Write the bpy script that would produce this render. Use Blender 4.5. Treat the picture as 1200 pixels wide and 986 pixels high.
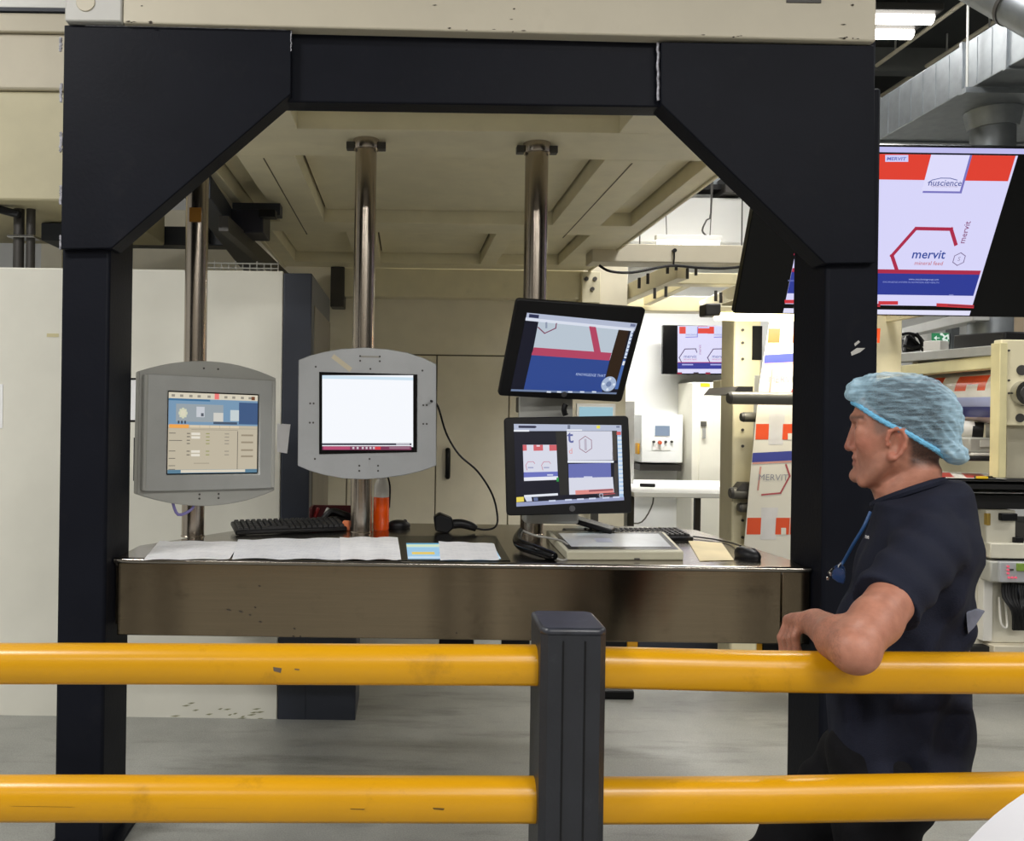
import bpy, bmesh, math, random
import numpy as np
from mathutils import Vector, Matrix, Euler

random.seed(4); np.random.seed(4)
SC = bpy.context.scene
COL = SC.collection
for o in list(bpy.data.objects): bpy.data.objects.remove(o)

# ------------------------------------------------------------------ camera
PX, PY, F, H, ROLL = 475.0, 478.0, 1000.0, 1.6, 0.0138      # principal point and focal length of the 1200x986 photograph
CR, SR = math.cos(ROLL), math.sin(ROLL)
cam_d = bpy.data.cameras.new('camera'); cam = bpy.data.objects.new('camera', cam_d); COL.objects.link(cam)
cam_d.sensor_fit = 'HORIZONTAL'; cam_d.sensor_width = 36.0; cam_d.lens = 36.0 * F / 1200.0
cam_d.shift_x = (600 - PX) / 1200.0; cam_d.shift_y = (PY - 493) / 1200.0
cam_d.clip_start = 0.05; cam_d.clip_end = 100
cam.matrix_world = Matrix(((CR, -SR, 0, 0), (0, 0, -1, 0), (SR, CR, 0, H), (0, 0, 0, 1)))
SC.camera = cam

# ------------------------------------------------------------------ world, exposure
wd = bpy.data.worlds.new('hall_air'); SC.world = wd; wd.use_nodes = True
bg = wd.node_tree.nodes['Background']
bg.inputs[0].default_value = (1.0, 0.97, 0.92, 1); bg.inputs[1].default_value = 0.17
SC.view_settings.view_transform = 'Standard'; SC.view_settings.look = 'None'
SC.view_settings.exposure = -0.4; SC.view_settings.gamma = 1.0; SC.view_settings.use_curve_mapping = False

# ------------------------------------------------------------------ area lights (tubes of the hall's fittings and of added lamps; the fittings are built below)
LIGHT_SPOTS = [   # x, y, z, length x, length y, watts
    (-3.0, .5, 4.7, 1.5, .4, 210), (1.6, -1.7, 4.7, 1.5, .4, 150), (4.0, -1.2, 4.7, 1.5, .4, 120),
    (-2.4, -4.6, 4.7, 1.5, .4, 110), (0.8, -4.6, 4.7, 1.5, .4, 130), (3.6, -4.6, 4.7, 1.5, .4, 130),
    (3.66, 6.9, 4.76, 1.0, .5, 16), (2.4, 6.6, 4.7, 1.4, .4, 40), (5.8, 3.4, 4.7, 1.4, .4, 115), (-3.6, 3.6, 4.7, 1.2, .4, 45),
    (2.72, 8.2, 3.12, 1.4, .2, 90), (2.3, 4.2, 4.7, .9, .4, 125),  # unseen lamps, added to brighten the back wall and the enclosure doors
]
for i, (x, y, z, lx, ly, w) in enumerate(LIGHT_SPOTS):
    d = bpy.data.lights.new('tube_light', 'AREA'); d.shape = 'RECTANGLE'; d.size = lx; d.size_y = ly; d.energy = w
    d.color = (1.0, 0.982, 0.95)
    o = bpy.data.objects.new('tube_light', d); COL.objects.link(o); o.location = (x, y, z - .09)

# ------------------------------------------------------------------ pixel <-> place
def ray(px, py):
    dx, dy = px - PX, py - PY
    return (CR * dx + SR * dy) / F, -(-SR * dx + CR * dy) / F      # X and Z per metre of depth
def W(px, py, D):
    a, b = ray(px, py); return Vector((a * D, D, H + b * D))
TZ = 1.0425                                                        # worktop height
def T(px, py, z=TZ):                                               # point of a horizontal plane seen at a pixel
    a, b = ray(px, py); D = (z - H) / b; return Vector((a * D, D, z))
def on_plane(mw, px, py):                                          # local x, z on an object's y = 0 plane
    inv = mw.inverted(); a, b = ray(px, py)
    o = inv @ Vector((0, 0, H)); p = inv @ Vector((a, 1, H + b)); d = p - o
    t = -o.y / d.y; q = o + d * t; return q.x, q.z

# ------------------------------------------------------------------ materials
def lin(c): return tuple(((v / 255) / 12.92 if v / 255 < .04045 else ((v / 255 + .055) / 1.055) ** 2.4) for v in c)
MATS = {}
def mat(name, col, rough=.5, metal=0., var=.10, scale=6., bump=0., bscale=80., coat=0., stretch=None, alpha=1., trans=0., dirt=0., dirtcol=(60, 52, 40), dscale=3., spec=.5):
    if name in MATS: return MATS[name]
    m = bpy.data.materials.new(name); m.use_nodes = True; nt = m.node_tree; N = nt.nodes; L = nt.links
    b = N['Principled BSDF']; c = lin(col)
    b.inputs['Roughness'].default_value = rough; b.inputs['Metallic'].default_value = metal
    b.inputs['Coat Weight'].default_value = coat; b.inputs['Alpha'].default_value = alpha
    b.inputs['Transmission Weight'].default_value = trans; b.inputs['Specular IOR Level'].default_value = spec
    tc = N.new('ShaderNodeTexCoord'); mp = N.new('ShaderNodeMapping'); L.new(tc.outputs['Object'], mp.inputs[0])
    if stretch: mp.inputs['Scale'].default_value = stretch
    n1 = N.new('ShaderNodeTexNoise'); n1.inputs['Scale'].default_value = scale; n1.inputs['Detail'].default_value = 6
    L.new(mp.outputs[0], n1.inputs['Vector'])
    rp = N.new('ShaderNodeValToRGB'); rp.color_ramp.elements[0].position = .3; rp.color_ramp.elements[1].position = .7
    rp.color_ramp.elements[0].color = (*[v * (1 - var) for v in c], 1); rp.color_ramp.elements[1].color = (*[min(1, v * (1 + var)) for v in c], 1)
    L.new(n1.outputs['Fac'], rp.inputs[0]); out = rp.outputs[0]
    if dirt > 0:
        n2 = N.new('ShaderNodeTexNoise'); n2.inputs['Scale'].default_value = dscale; n2.inputs['Detail'].default_value = 9; n2.inputs['Roughness'].default_value = .7
        L.new(tc.outputs['Object'], n2.inputs['Vector'])
        r2 = N.new('ShaderNodeValToRGB'); r2.color_ramp.elements[0].position = .58; r2.color_ramp.elements[1].position = .75
        r2.color_ramp.elements[0].color = (0, 0, 0, 1); r2.color_ramp.elements[1].color = (dirt, dirt, dirt, 1)
        L.new(n2.outputs['Fac'], r2.inputs[0])
        mx = N.new('ShaderNodeMix'); mx.data_type = 'RGBA'; L.new(r2.outputs[0], mx.inputs[0]); L.new(out, mx.inputs[6])
        mx.inputs[7].default_value = (*lin(dirtcol), 1); out = mx.outputs[2]
    L.new(out, b.inputs['Base Color'])
    if bump > 0:
        n3 = N.new('ShaderNodeTexNoise'); n3.inputs['Scale'].default_value = bscale; n3.inputs['Detail'].default_value = 4
        L.new(mp.outputs[0], n3.inputs['Vector'])
        bp = N.new('ShaderNodeBump'); bp.inputs['Strength'].default_value = bump; bp.inputs['Distance'].default_value = .01
        L.new(n3.outputs['Fac'], bp.inputs['Height']); L.new(bp.outputs[0], b.inputs['Normal'])
    MATS[name] = m; return m
def glow(name, col, strength=1.):                                   # something that gives off light: a lamp or a lit screen area
    if name in MATS: return MATS[name]
    m = bpy.data.materials.new(name); m.use_nodes = True; b = m.node_tree.nodes['Principled BSDF']
    c = lin(col); b.inputs['Base Color'].default_value = (.01, .01, .01, 1); b.inputs['Roughness'].default_value = .35
    b.inputs['Specular IOR Level'].default_value = .25
    b.inputs['Emission Color'].default_value = (*c, 1); b.inputs['Emission Strength'].default_value = strength
    MATS[name] = m; return m
def lit(col, strength=1.): return glow('lit_%d_%d_%d_%d' % (*col, int(strength * 100)), col, strength * 1.30)

NAVY = mat('charcoal_paint', (21, 23, 31), .48, spec=.1, var=.10, scale=5, bump=.06, bscale=70, dirt=.2, dirtcol=(52, 50, 50), dscale=7)
NAVY2 = mat('navy_cabinet_paint', (46, 51, 63), .45, var=.08)
CREAM = mat('cream_paint', (236, 228, 198), .5, var=.05, dirt=.10, dirtcol=(120, 108, 80), dscale=5)
CREAM2 = mat('press_cream_paint', (222, 213, 180), .45, var=.05, dirt=.18, dirtcol=(110, 96, 66), dscale=8)
BEIGE = mat('beige_panel_paint', (238, 231, 211), .55, var=.04, dirt=.06, dirtcol=(150, 135, 100))
OFFWHITE = mat('offwhite_cabinet_paint', (232, 230, 218), .42, var=.025, dirt=.05, dirtcol=(170, 160, 120), dscale=2)
FASCIA = mat('fascia_paint', (204, 196, 176), .5, var=.03, dirt=.10, dirtcol=(140, 128, 105), dscale=6)
WHITE = mat('white_paint', (238, 238, 234), .5, var=.02)
STEEL = mat('brushed_stainless', (138, 124, 104), .14, 1., var=.06, scale=4, stretch=(1, 1, 60), bump=.04, bscale=90, dirt=.35, dirtcol=(50, 42, 34), dscale=9)
STEELT = mat('worktop_stainless', (156, 150, 142), .19, 1., var=.08, scale=5, bump=.03, bscale=120)
POLE = mat('pole_stainless', (172, 162, 150), .22, 1., var=.06, scale=6, stretch=(30, 30, 1), bump=.03, bscale=40)
ALU = mat('grey_aluminium', (172, 173, 170), .42, .3, var=.05, scale=10, dirt=.2, dirtcol=(110, 110, 108), dscale=12)
ALUD = mat('grey_housing_paint', (166, 166, 160), .45, .1, var=.04)
GALV = mat('galvanised_sheet', (138, 143, 147), .42, .75, var=.10, scale=14, bump=.04, bscale=20)
BLACK = mat('black_plastic', (15, 15, 18), .42, spec=.3, var=.15, scale=30)
BLACKG = mat('black_gloss', (8, 8, 10), .22, var=.1, spec=.25)
RUBBER = mat('black_rubber', (20, 20, 22), .6, var=.1)
POSTB = mat('barrier_black', (34, 36, 42), .40, var=.12, scale=12, bump=.1, bscale=120, dirt=.3, dirtcol=(70, 72, 78), dscale=14)
YELLOW = mat('barrier_yellow', (210, 152, 10), .30, var=.05, scale=3, dirt=.55, dirtcol=(120, 84, 18), dscale=5.5)
PAPER = mat('paper_white', (236, 235, 236), .7, var=.02)
KEY = mat('key_black', (34, 34, 36), .5, var=.2, scale=40)
ORANGE = mat('orange_liquid', (240, 88, 12), .25, var=.06, coat=.3)
FROST = mat('frosted_white_plastic', (222, 220, 214), .35, var=.03)
RED = mat('red_plastic', (150, 28, 30), .45)
GREYD = mat('dark_grey_metal', (74, 72, 70), .45, .3, var=.12)
GREYR = mat('grey_roller', (98, 96, 88), .4, .3, var=.08)
CHROME = mat('chrome', (200, 200, 200), .15, 1., var=.03)
SKINM = None

# ------------------------------------------------------------------ building helpers
ROTS = {}                                                            # turned things: where their origin lies in their own frame
class MB:
    def __init__(s): s.v = []; s.f = []; s.mi = []; s.cur = 0
    def add(s, vs, fs):
        n = len(s.v); s.v += [Vector(v) for v in vs]; s.f += [tuple(i + n for i in f) for f in fs]; s.mi += [s.cur] * len(fs); return s
    def box(s, x0, x1, y0, y1, z0, z1):
        return s.add([(x0, y0, z0), (x1, y0, z0), (x1, y1, z0), (x0, y1, z0), (x0, y0, z1), (x1, y0, z1), (x1, y1, z1), (x0, y1, z1)],
                     [(0, 3, 2, 1), (4, 5, 6, 7), (0, 1, 5, 4), (1, 2, 6, 5), (2, 3, 7, 6), (3, 0, 4, 7)])
    def obox(s, c, size, M=None):
        c = Vector(c); M = M or Matrix.Identity(3); h = [q / 2 for q in size]
        vs = [c + M @ Vector((sx * h[0], sy * h[1], sz * h[2])) for sz in (-1, 1) for sx, sy in ((-1, -1), (1, -1), (1, 1), (-1, 1))]
        return s.add(vs, [(0, 3, 2, 1), (4, 5, 6, 7), (0, 1, 5, 4), (1, 2, 6, 5), (2, 3, 7, 6), (3, 0, 4, 7)])
    def bar(s, a, b, w, h, up=(0, 0, 1)):
        a = Vector(a); b = Vector(b); d = b - a; y = d.normalized(); x = y.cross(Vector(up)).normalized(); z = x.cross(y)
        return s.obox((a + b) / 2, (w, d.length, h), Matrix((x, y, z)).transposed())
    def cyl(s, a, b, r, n=20, r2=None, cap=True):
        a = Vector(a); b = Vector(b); r2 = r if r2 is None else r2
        d = (b - a).normalized(); t = Vector((1, 0, 0)) if abs(d.x) < .9 else Vector((0, 1, 0))
        x = d.cross(t).normalized(); y = d.cross(x)
        vs = []
        for p, q in ((a, r), (b, r2)):
            for i in range(n):
                an = 2 * math.pi * i / n; vs.append(p + x * (q * math.cos(an)) + y * (q * math.sin(an)))
        fs = [(i, (i + 1) % n, n + (i + 1) % n, n + i) for i in range(n)]
        if cap: fs += [tuple(range(n - 1, -1, -1)), tuple(range(n, 2 * n))]
        return s.add(vs, fs)
    def tube(s, pts, r, n=8, smooth=4):
        pts = [Vector(p) for p in pts]
        if smooth > 1 and len(pts) > 2:
            q = []; P = [pts[0]] + pts + [pts[-1]]
            for i in range(1, len(P) - 2):
                for k in range(smooth):
                    t = k / smooth; a, b, c, d = P[i - 1], P[i], P[i + 1], P[i + 2]
                    q.append(.5 * ((2 * b) + (c - a) * t + (2 * a - 5 * b + 4 * c - d) * t * t + (3 * b - a - 3 * c + d) * t ** 3))
            q.append(pts[-1]); pts = q
        vs = []; x = None
        for i, p in enumerate(pts):
            d = (pts[min(i + 1, len(pts) - 1)] - pts[max(i - 1, 0)]).normalized()
            if x is None: x = d.cross(Vector((0, 0, 1)) if abs(d.z) < .9 else Vector((1, 0, 0))).normalized()
            else: x = (x - d * x.dot(d)).normalized()
            y = d.cross(x); rr = float(np.interp(i / max(1, len(pts) - 1), np.linspace(0, 1, len(r)), r)) if isinstance(r, list) else r
            vs += [p + x * (rr * math.cos(2 * math.pi * k / n)) + y * (rr * math.sin(2 * math.pi * k / n)) for k in range(n)]
        m = len(pts)
        fs = [(i * n + k, i * n + (k + 1) % n, (i + 1) * n + (k + 1) % n, (i + 1) * n + k) for i in range(m - 1) for k in range(n)]
        fs += [tuple(range(n - 1, -1, -1)), tuple(range((m - 1) * n, m * n))]
        return s.add(vs, fs)
    def prism(s, poly, d0, d1, fn):                                  # fn(a, b, depth) -> point
        n = len(poly); vs = [fn(a, b, d0) for a, b in poly] + [fn(a, b, d1) for a, b in poly]
        return s.add(vs, [tuple(range(n)), tuple(range(2 * n - 1, n - 1, -1))] + [(i, n + i, n + (i + 1) % n, (i + 1) % n) for i in range(n)])
    def lathe(s, prof, c, n=24, axis='z'):
        c = Vector(c); vs = []
        for r, h in prof:
            for i in range(n):
                a = 2 * math.pi * i / n; p, q = r * math.cos(a), r * math.sin(a)
                vs.append(c + Vector((p, q, h) if axis == 'z' else ((p, h, q) if axis == 'y' else (h, p, q))))
        m = len(prof)
        return s.add(vs, [(i * n + k, i * n + (k + 1) % n, (i + 1) * n + (k + 1) % n, (i + 1) * n + k) for i in range(m - 1) for k in range(n)]
                     + [tuple(range(n - 1, -1, -1)), tuple(range((m - 1) * n, m * n))])
    def sheet(s, P, nx, ny, th, wave=0.):                            # P: four corners, a thin sheet with a slight curl
        a, b, c, d = [Vector(p) for p in P]; vs = []
        for side in (1, 0):
            for j in range(ny + 1):
                for i in range(nx + 1):
                    u, v = i / nx, j / ny
                    p = (a * (1 - u) + b * u) * (1 - v) + (d * (1 - u) + c * u) * v
                    p = p + Vector((0, 0, side * th + wave * (abs(math.sin(u * 7 + v * 2)) + .6 * abs(math.sin(u * 2.3 + 1)) * v)))
                    vs.append(p)
        k = (nx + 1) * (ny + 1); idx = lambda i, j, sd: sd * k + j * (nx + 1) + i; fs = []
        for j in range(ny):
            for i in range(nx):
                fs.append((idx(i, j, 0), idx(i + 1, j, 0), idx(i + 1, j + 1, 0), idx(i, j + 1, 0)))
                fs.append((idx(i, j + 1, 1), idx(i + 1, j + 1, 1), idx(i + 1, j, 1), idx(i, j, 1)))
        for i in range(nx):
            fs.append((idx(i, 0, 0), idx(i, 0, 1), idx(i + 1, 0, 1), idx(i + 1, 0, 0))); fs.append((idx(i, ny, 1), idx(i, ny, 0), idx(i + 1, ny, 0), idx(i + 1, ny, 1)))
        for j in range(ny):
            fs.append((idx(0, j, 1), idx(0, j, 0), idx(0, j + 1, 0), idx(0, j + 1, 1))); fs.append((idx(nx, j, 0), idx(nx, j, 1), idx(nx, j + 1, 1), idx(nx, j + 1, 0)))
        return s.add(vs, fs)
    def build(s, name, mats, parent=None, bevel=0., smooth=True, local=False, seg=2, angle=35):
        if not isinstance(mats, (list, tuple)): mats = [mats]
        off = Vector((0, 0, 0)); q = parent
        if not local:
            while q is not None: off += ROTS.get(q.name, q.location); q = q.parent
        own = Vector((0, 0, 0))
        if parent is None and not local:
            xs = [v.x for v in s.v]; ys = [v.y for v in s.v]; zs = [v.z for v in s.v]
            own = Vector(((min(xs) + max(xs)) / 2, (min(ys) + max(ys)) / 2, min(zs)))
        me = bpy.data.meshes.new(name)
        me.from_pydata([tuple(v - off - own) for v in s.v], [], s.f)
        for m in mats: me.materials.append(m)
        if len(mats) > 1: me.polygons.foreach_set('material_index', s.mi)
        bm = bmesh.new(); bm.from_mesh(me); bmesh.ops.recalc_face_normals(bm, faces=bm.faces)
        bm.to_mesh(me); bm.free()
        if smooth:
            me.polygons.foreach_set('use_smooth', [True] * len(me.polygons)); me.set_sharp_from_angle(angle=math.radians(angle))
        ob = bpy.data.objects.new(name, me); COL.objects.link(ob); ob.location = own
        if parent is not None: ob.parent = parent
        if bevel > 0:
            bv = ob.modifiers.new('bevel', 'BEVEL'); bv.width = bevel; bv.segments = seg; bv.limit_method = 'ANGLE'; bv.angle_limit = math.radians(40)
        return ob
def bx(*a): return MB().box(*a)
def thing(name, label, cat, loc=(0, 0, 0), rot=None, group=None):
    o = bpy.data.objects.new(name, None); COL.objects.link(o); o.location = loc; o.empty_display_size = .05
    if rot: o.rotation_euler = rot
    o['label'] = label; o['category'] = cat
    if group: o['group'] = group
    return o
def tag(o, label, cat, group=None):
    o['label'] = label; o['category'] = cat
    if group: o['group'] = group
    return o
def struct(o): o['kind'] = 'structure'; return o
def stuff(o): o['kind'] = 'stuff'; return o
def mworld(o): return Matrix.LocRotScale(o.location, o.rotation_euler, None)
def copy_thing(o, loc, rot, label, group=None):
    def rec(a, p):
        c = a.copy(); COL.objects.link(c); c.parent = p
        for ch in list(a.children): rec(ch, c)
        return c
    c = rec(o, None); c.location = loc
    if rot is not None: c.rotation_euler = rot
    c['label'] = label
    if group: c['group'] = group
    return c

def text_mesh(body, size, bold=0., align='CENTER'):                  # outline polygons of lettering, x right, z up, y = 0
    cu = bpy.data.curves.new('lettering', 'FONT'); cu.body = body; cu.size = size; cu.align_x = align; cu.align_y = 'CENTER'
    cu.resolution_u = 2; cu.offset = bold * size
    ob = bpy.data.objects.new('lettering', cu); COL.objects.link(ob)
    bpy.context.view_layer.update()
    me = bpy.data.meshes.new_from_object(ob.evaluated_get(bpy.context.evaluated_depsgraph_get()))
    vs = [(v.co.x, v.co.y) for v in me.vertices]; fs = [tuple(p.vertices) for p in me.polygons]
    bpy.data.objects.remove(ob); bpy.data.curves.remove(cu); bpy.data.meshes.remove(me)
    return vs, fs
class Art:                                                           # flat print or screen content: coloured shapes in thin layers on a plane facing local -y
    def __init__(s, mw, step=.0006): s.m = MB(); s.mw = mw; s.mats = []; s.step = step; s.base = 0
    def _mat(s, m):
        if m not in s.mats: s.mats.append(m)
        s.m.cur = s.mats.index(m)
    def poly(s, pts, m, layer=1):                                    # local coordinates
        s._mat(m); y = -s.step * layer - s.base
        s.m.add([(a, y, b) for a, b in pts], [tuple(range(len(pts)))])
    def px(s, pts, m, layer=1, shift=0.): s.poly([(a + shift, b) for a, b in (on_plane(s.mw, *p) for p in pts)], m, layer)
    def quad(s, x0, y0, x1, y1, m, layer=1, shift=0.): s.px([(x0, y0), (x1, y0), (x1, y1), (x0, y1)], m, layer, shift)
    def line(s, pts, w, m, layer=1, shift=0., local=False, closed=False):
        P = [Vector(p) for p in pts] if local else [Vector(on_plane(s.mw, *p)) for p in pts]
        if closed: P.append(P[0])
        for a, b in zip(P, P[1:]):
            d = (b - a).normalized() * (w / 2); n = Vector((-d.y, d.x))
            s.poly([(q.x + shift, q.y) for q in (a - d - n, b + d - n, b + d + n, a - d + n)], m, layer)
    def text(s, body, px, py, size, m, layer=2, rot=0., bold=0., shift=0., align='CENTER', local=None, sx=1.):
        cx, cz = local if local else on_plane(s.mw, px, py); cx += shift
        vs, fs = text_mesh(body, size, bold, align); s._mat(m); c, n = math.cos(rot), math.sin(rot); y = -s.step * layer - s.base
        s.m.add([(cx + a * sx * c - b * n, y, cz + a * sx * n + b * c) for a, b in vs], fs)
    def build(s, name, parent): return s.m.build(name, s.mats, parent, smooth=False, local=True)
def fix_norm(o):                                                     # flat art faces local -y
    me = o.data; bm = bmesh.new(); bm.from_mesh(me)
    for f in bm.faces:
        if f.normal.y > 0: f.normal_flip()
    bm.to_mesh(me); bm.free(); return o
def rrect(w, h, r, n=4):
    P = []
    for cx, cy, a0 in ((w / 2 - r, h / 2 - r, 0), (-w / 2 + r, h / 2 - r, 90), (-w / 2 + r, -h / 2 + r, 180), (w / 2 - r, -h / 2 + r, 270)):
        for k in range(n + 1):
            a = math.radians(a0 + 90 * k / n); P.append((cx + r * math.cos(a), cy + r * math.sin(a)))
    return P

# ================================================================== SETTING
FLOORM = bpy.data.materials.new('worn_concrete'); FLOORM.use_nodes = True
def _floor():
    nt = FLOORM.node_tree; N = nt.nodes; L = nt.links; b = N['Principled BSDF']; tc = N.new('ShaderNodeTexCoord')
    def noise(scale, detail, st=(1, 1, 1)):
        mp = N.new('ShaderNodeMapping'); mp.inputs['Scale'].default_value = st; L.new(tc.outputs['Object'], mp.inputs[0])
        n = N.new('ShaderNodeTexNoise'); n.inputs['Scale'].default_value = scale; n.inputs['Detail'].default_value = detail; n.inputs['Roughness'].default_value = .65
        L.new(mp.outputs[0], n.inputs['Vector']); return n
    a = noise(1.6, 8); r = N.new('ShaderNodeValToRGB'); r.color_ramp.elements[0].position = .3; r.color_ramp.elements[1].position = .72
    r.color_ramp.elements[0].color = (*lin((142, 143, 138)), 1); r.color_ramp.elements[1].color = (*lin((176, 176, 170)), 1); L.new(a.outputs['Fac'], r.inputs[0])
    g = noise(160, 3); r2 = N.new('ShaderNodeValToRGB'); r2.color_ramp.elements[0].position = .3; r2.color_ramp.elements[1].position = .7
    r2.color_ramp.elements[0].color = (.72, .72, .72, 1); r2.color_ramp.elements[1].color = (1.1, 1.1, 1.1, 1); L.new(g.outputs['Fac'], r2.inputs[0])
    m = N.new('ShaderNodeMix'); m.data_type = 'RGBA'; m.blend_type = 'MULTIPLY'; m.inputs[0].default_value = 1; L.new(r.outputs[0], m.inputs[6]); L.new(r2.outputs[0], m.inputs[7])
    s = noise(2.2, 9, (.6, 3, 1)); r3 = N.new('ShaderNodeValToRGB'); r3.color_ramp.elements[0].position = .52; r3.color_ramp.elements[1].position = .7
    r3.color_ramp.elements[0].color = (1, 1, 1, 1); r3.color_ramp.elements[1].color = (.62, .62, .60, 1); L.new(s.outputs['Fac'], r3.inputs[0])
    m2 = N.new('ShaderNodeMix'); m2.data_type = 'RGBA'; m2.blend_type = 'MULTIPLY'; m2.inputs[0].default_value = 1; L.new(m.outputs[2], m2.inputs[6]); L.new(r3.outputs[0], m2.inputs[7])
    L.new(m2.outputs[2], b.inputs['Base Color']); b.inputs['Roughness'].default_value = .42
    bp = N.new('ShaderNodeBump'); bp.inputs['Strength'].default_value = .25; bp.inputs['Distance'].default_value = .004
    L.new(g.outputs['Fac'], bp.inputs['Height']); L.new(bp.outputs[0], b.inputs['Normal'])
_floor()
BWY = 9.6
struct(bx(-7, 13, -6, 14, -.2, 0).build('floor', FLOORM))
CEILM = mat('dark_ceiling', (40, 42, 41), .8, var=.15, scale=2)
struct(bx(-7, 13, -6, 14, 5.0, 5.2).build('ceiling', CEILM))
WALLM = mat('white_wall_board', (236, 237, 236), .6, var=.025, scale=2)
struct(bx(-7, 13, BWY, BWY + .2, 0, 4.05).build('wall_back', WALLM))
struct(bx(-7, 13, BWY, BWY + .2, 4.05, 5.0).build('trim_1', mat('dark_upper_wall', (58, 60, 64), .7)))
struct(bx(-7.2, -7, -6, 14, 0, 5).build('wall_left', WALLM))
struct(bx(-7, 13, -6.2, -6, 0, 5).build('wall_front', mat('front_wall_grey', (120, 116, 108), .7, var=.2, scale=.8)))
struct(bx(13, 13.2, -6, 14, 0, 5).build('wall_right', WALLM))

# ------------------------------------------------------------------ ceiling lamps
LAMPW = glow('lamp_tube_white', (255, 250, 240), 9.)
first = None
NAMES = ['over the left aisle', 'over the middle of the aisle', 'over the right aisle', 'far behind on the left', 'far behind in the middle', 'far behind on the right',
         'shining beside the pale housing above the big screen', 'above the cream gantry', 'above the right hand press', 'above the left cabinet', 'added behind the gantry beam to light the wall', 'added above the big screen to light the doors']
for i, (x, y, z, lx, ly, w) in enumerate(LIGHT_SPOTS):
    lab = 'ceiling lamp with two white glowing tubes ' + NAMES[i]
    t = thing('ceiling_lamp', lab, 'ceiling lamp', (x, y, z - .06), group='ceiling lamps of the hall')
    bx(x - lx / 2, x + lx / 2, y - ly / 2, y + ly / 2, z, z + .06).build('housing', GREYD, t, .01)
    for s in (-1, 1):
        MB().cyl((x - lx / 2 + .03, y + s * ly * .27, z - .02), (x + lx / 2 - .03, y + s * ly * .27, z - .02), .045, 12).build('tube', LAMPW, t)
    for s in (-1, 1):
        MB().cyl((x + s * lx * .35, y, z + .06), (x + s * lx * .35, y, 5.0), .006, 6).build('hanger', GREYD, t)

# ------------------------------------------------------------------ portal frame
YF = 3.0
pf = thing('portal_frame', 'charcoal steel portal frame with corner plates around the operator console', 'frame', (.22, 3.1, 0))
XL0, XL1, XR0, XR1 = -1.216, -1.046, 1.474, 1.660
bx(XL0, XL1, YF, YF + .262, 0, 2.75).build('post', NAVY, pf, .012)
bx(XR0, XR1, YF, YF + .262, 0, 2.75).build('post', NAVY, pf, .012)
zb_l = W(345, 118, YF).z; ztop = W(345, 34, YF).z
bx(XL0 + .02, XR1 - .02, YF + .005, YF + .10, W(560, 122, YF).z, W(560, 41, YF).z).build('beam', NAVY, pf, .006)
D = 2.97
def plate(name, pts, d0, d1, m, parent, bevel=.004):
    P = [W(a, b, d0) for a, b in pts]
    return MB().prism([(p.x, p.z) for p in P], d0, d1, lambda a, b, d: (a, d, b)).build(name, m, parent, bevel)
plate('corner_plate', [(75, 29), (341, 35), (341, 110), (131, 291), (71, 292)], D, D + .10, NAVY, pf)
plate('corner_plate', [(775, 49), (1025, 53), (1027, 308), (967, 309), (775, 122)], D, D + .10, NAVY, pf)
WELD = mat('bare_weld', (168, 168, 176), .5, .4, var=.5, scale=60)
def weld(pts, d, r=.004, name='weld_bead'):
    m = MB(); P = [W(a, b, d) for a, b in pts]; n = 16
    path = [P[0].lerp(P[-1], k / n) + Vector((random.uniform(-.002, .002), 0, random.uniform(-.001, .001))) for k in range(n + 1)]
    m.tube(path, r, 6, 1).build(name, WELD, pf)
weld([(771, 50), (771, 118)], 2.985, .005)
weld([(341, 36), (341, 60)], 2.972, .002)
weld([(100, 30), (335, 35)], 2.972, .0016)
for a, b in ((44, 60), (98, 120), (155, 178), (218, 240), (276, 292)):
    weld([(71.5, a), (71, b)], 2.975, .005)
SCUFF = mat('bare_scuff', (188, 186, 182), .6)
m = MB()
for q in ([(997, 413), (1004, 408), (1014, 408), (1008, 413), (998, 417)], [(1001, 403), (1006, 399), (1008, 401), (1002, 406)]):
    P = [W(a, b, 2.9985) for a, b in q]; m.add([(p.x, 2.9985, p.z) for p in P], [tuple(range(len(P)))])
fix_norm(m.build('paint_scuff', SCUFF, pf, smooth=False))
# strip seen left of the left corner plate
bx(XL0 - .004, XL0 + .03, YF + .02, YF + .09, W(70, 290, 3.0).z, W(72, 36, 3.0).z).build('edge_strip', RUBBER, pf)
for (a, b) in ((XL0, XL1), (XR0, XR1)):
    bx(a - .04, b + .04, YF - .03, YF + .30, 0, .015).build('foot_plate', NAVY, pf, .003)

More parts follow.
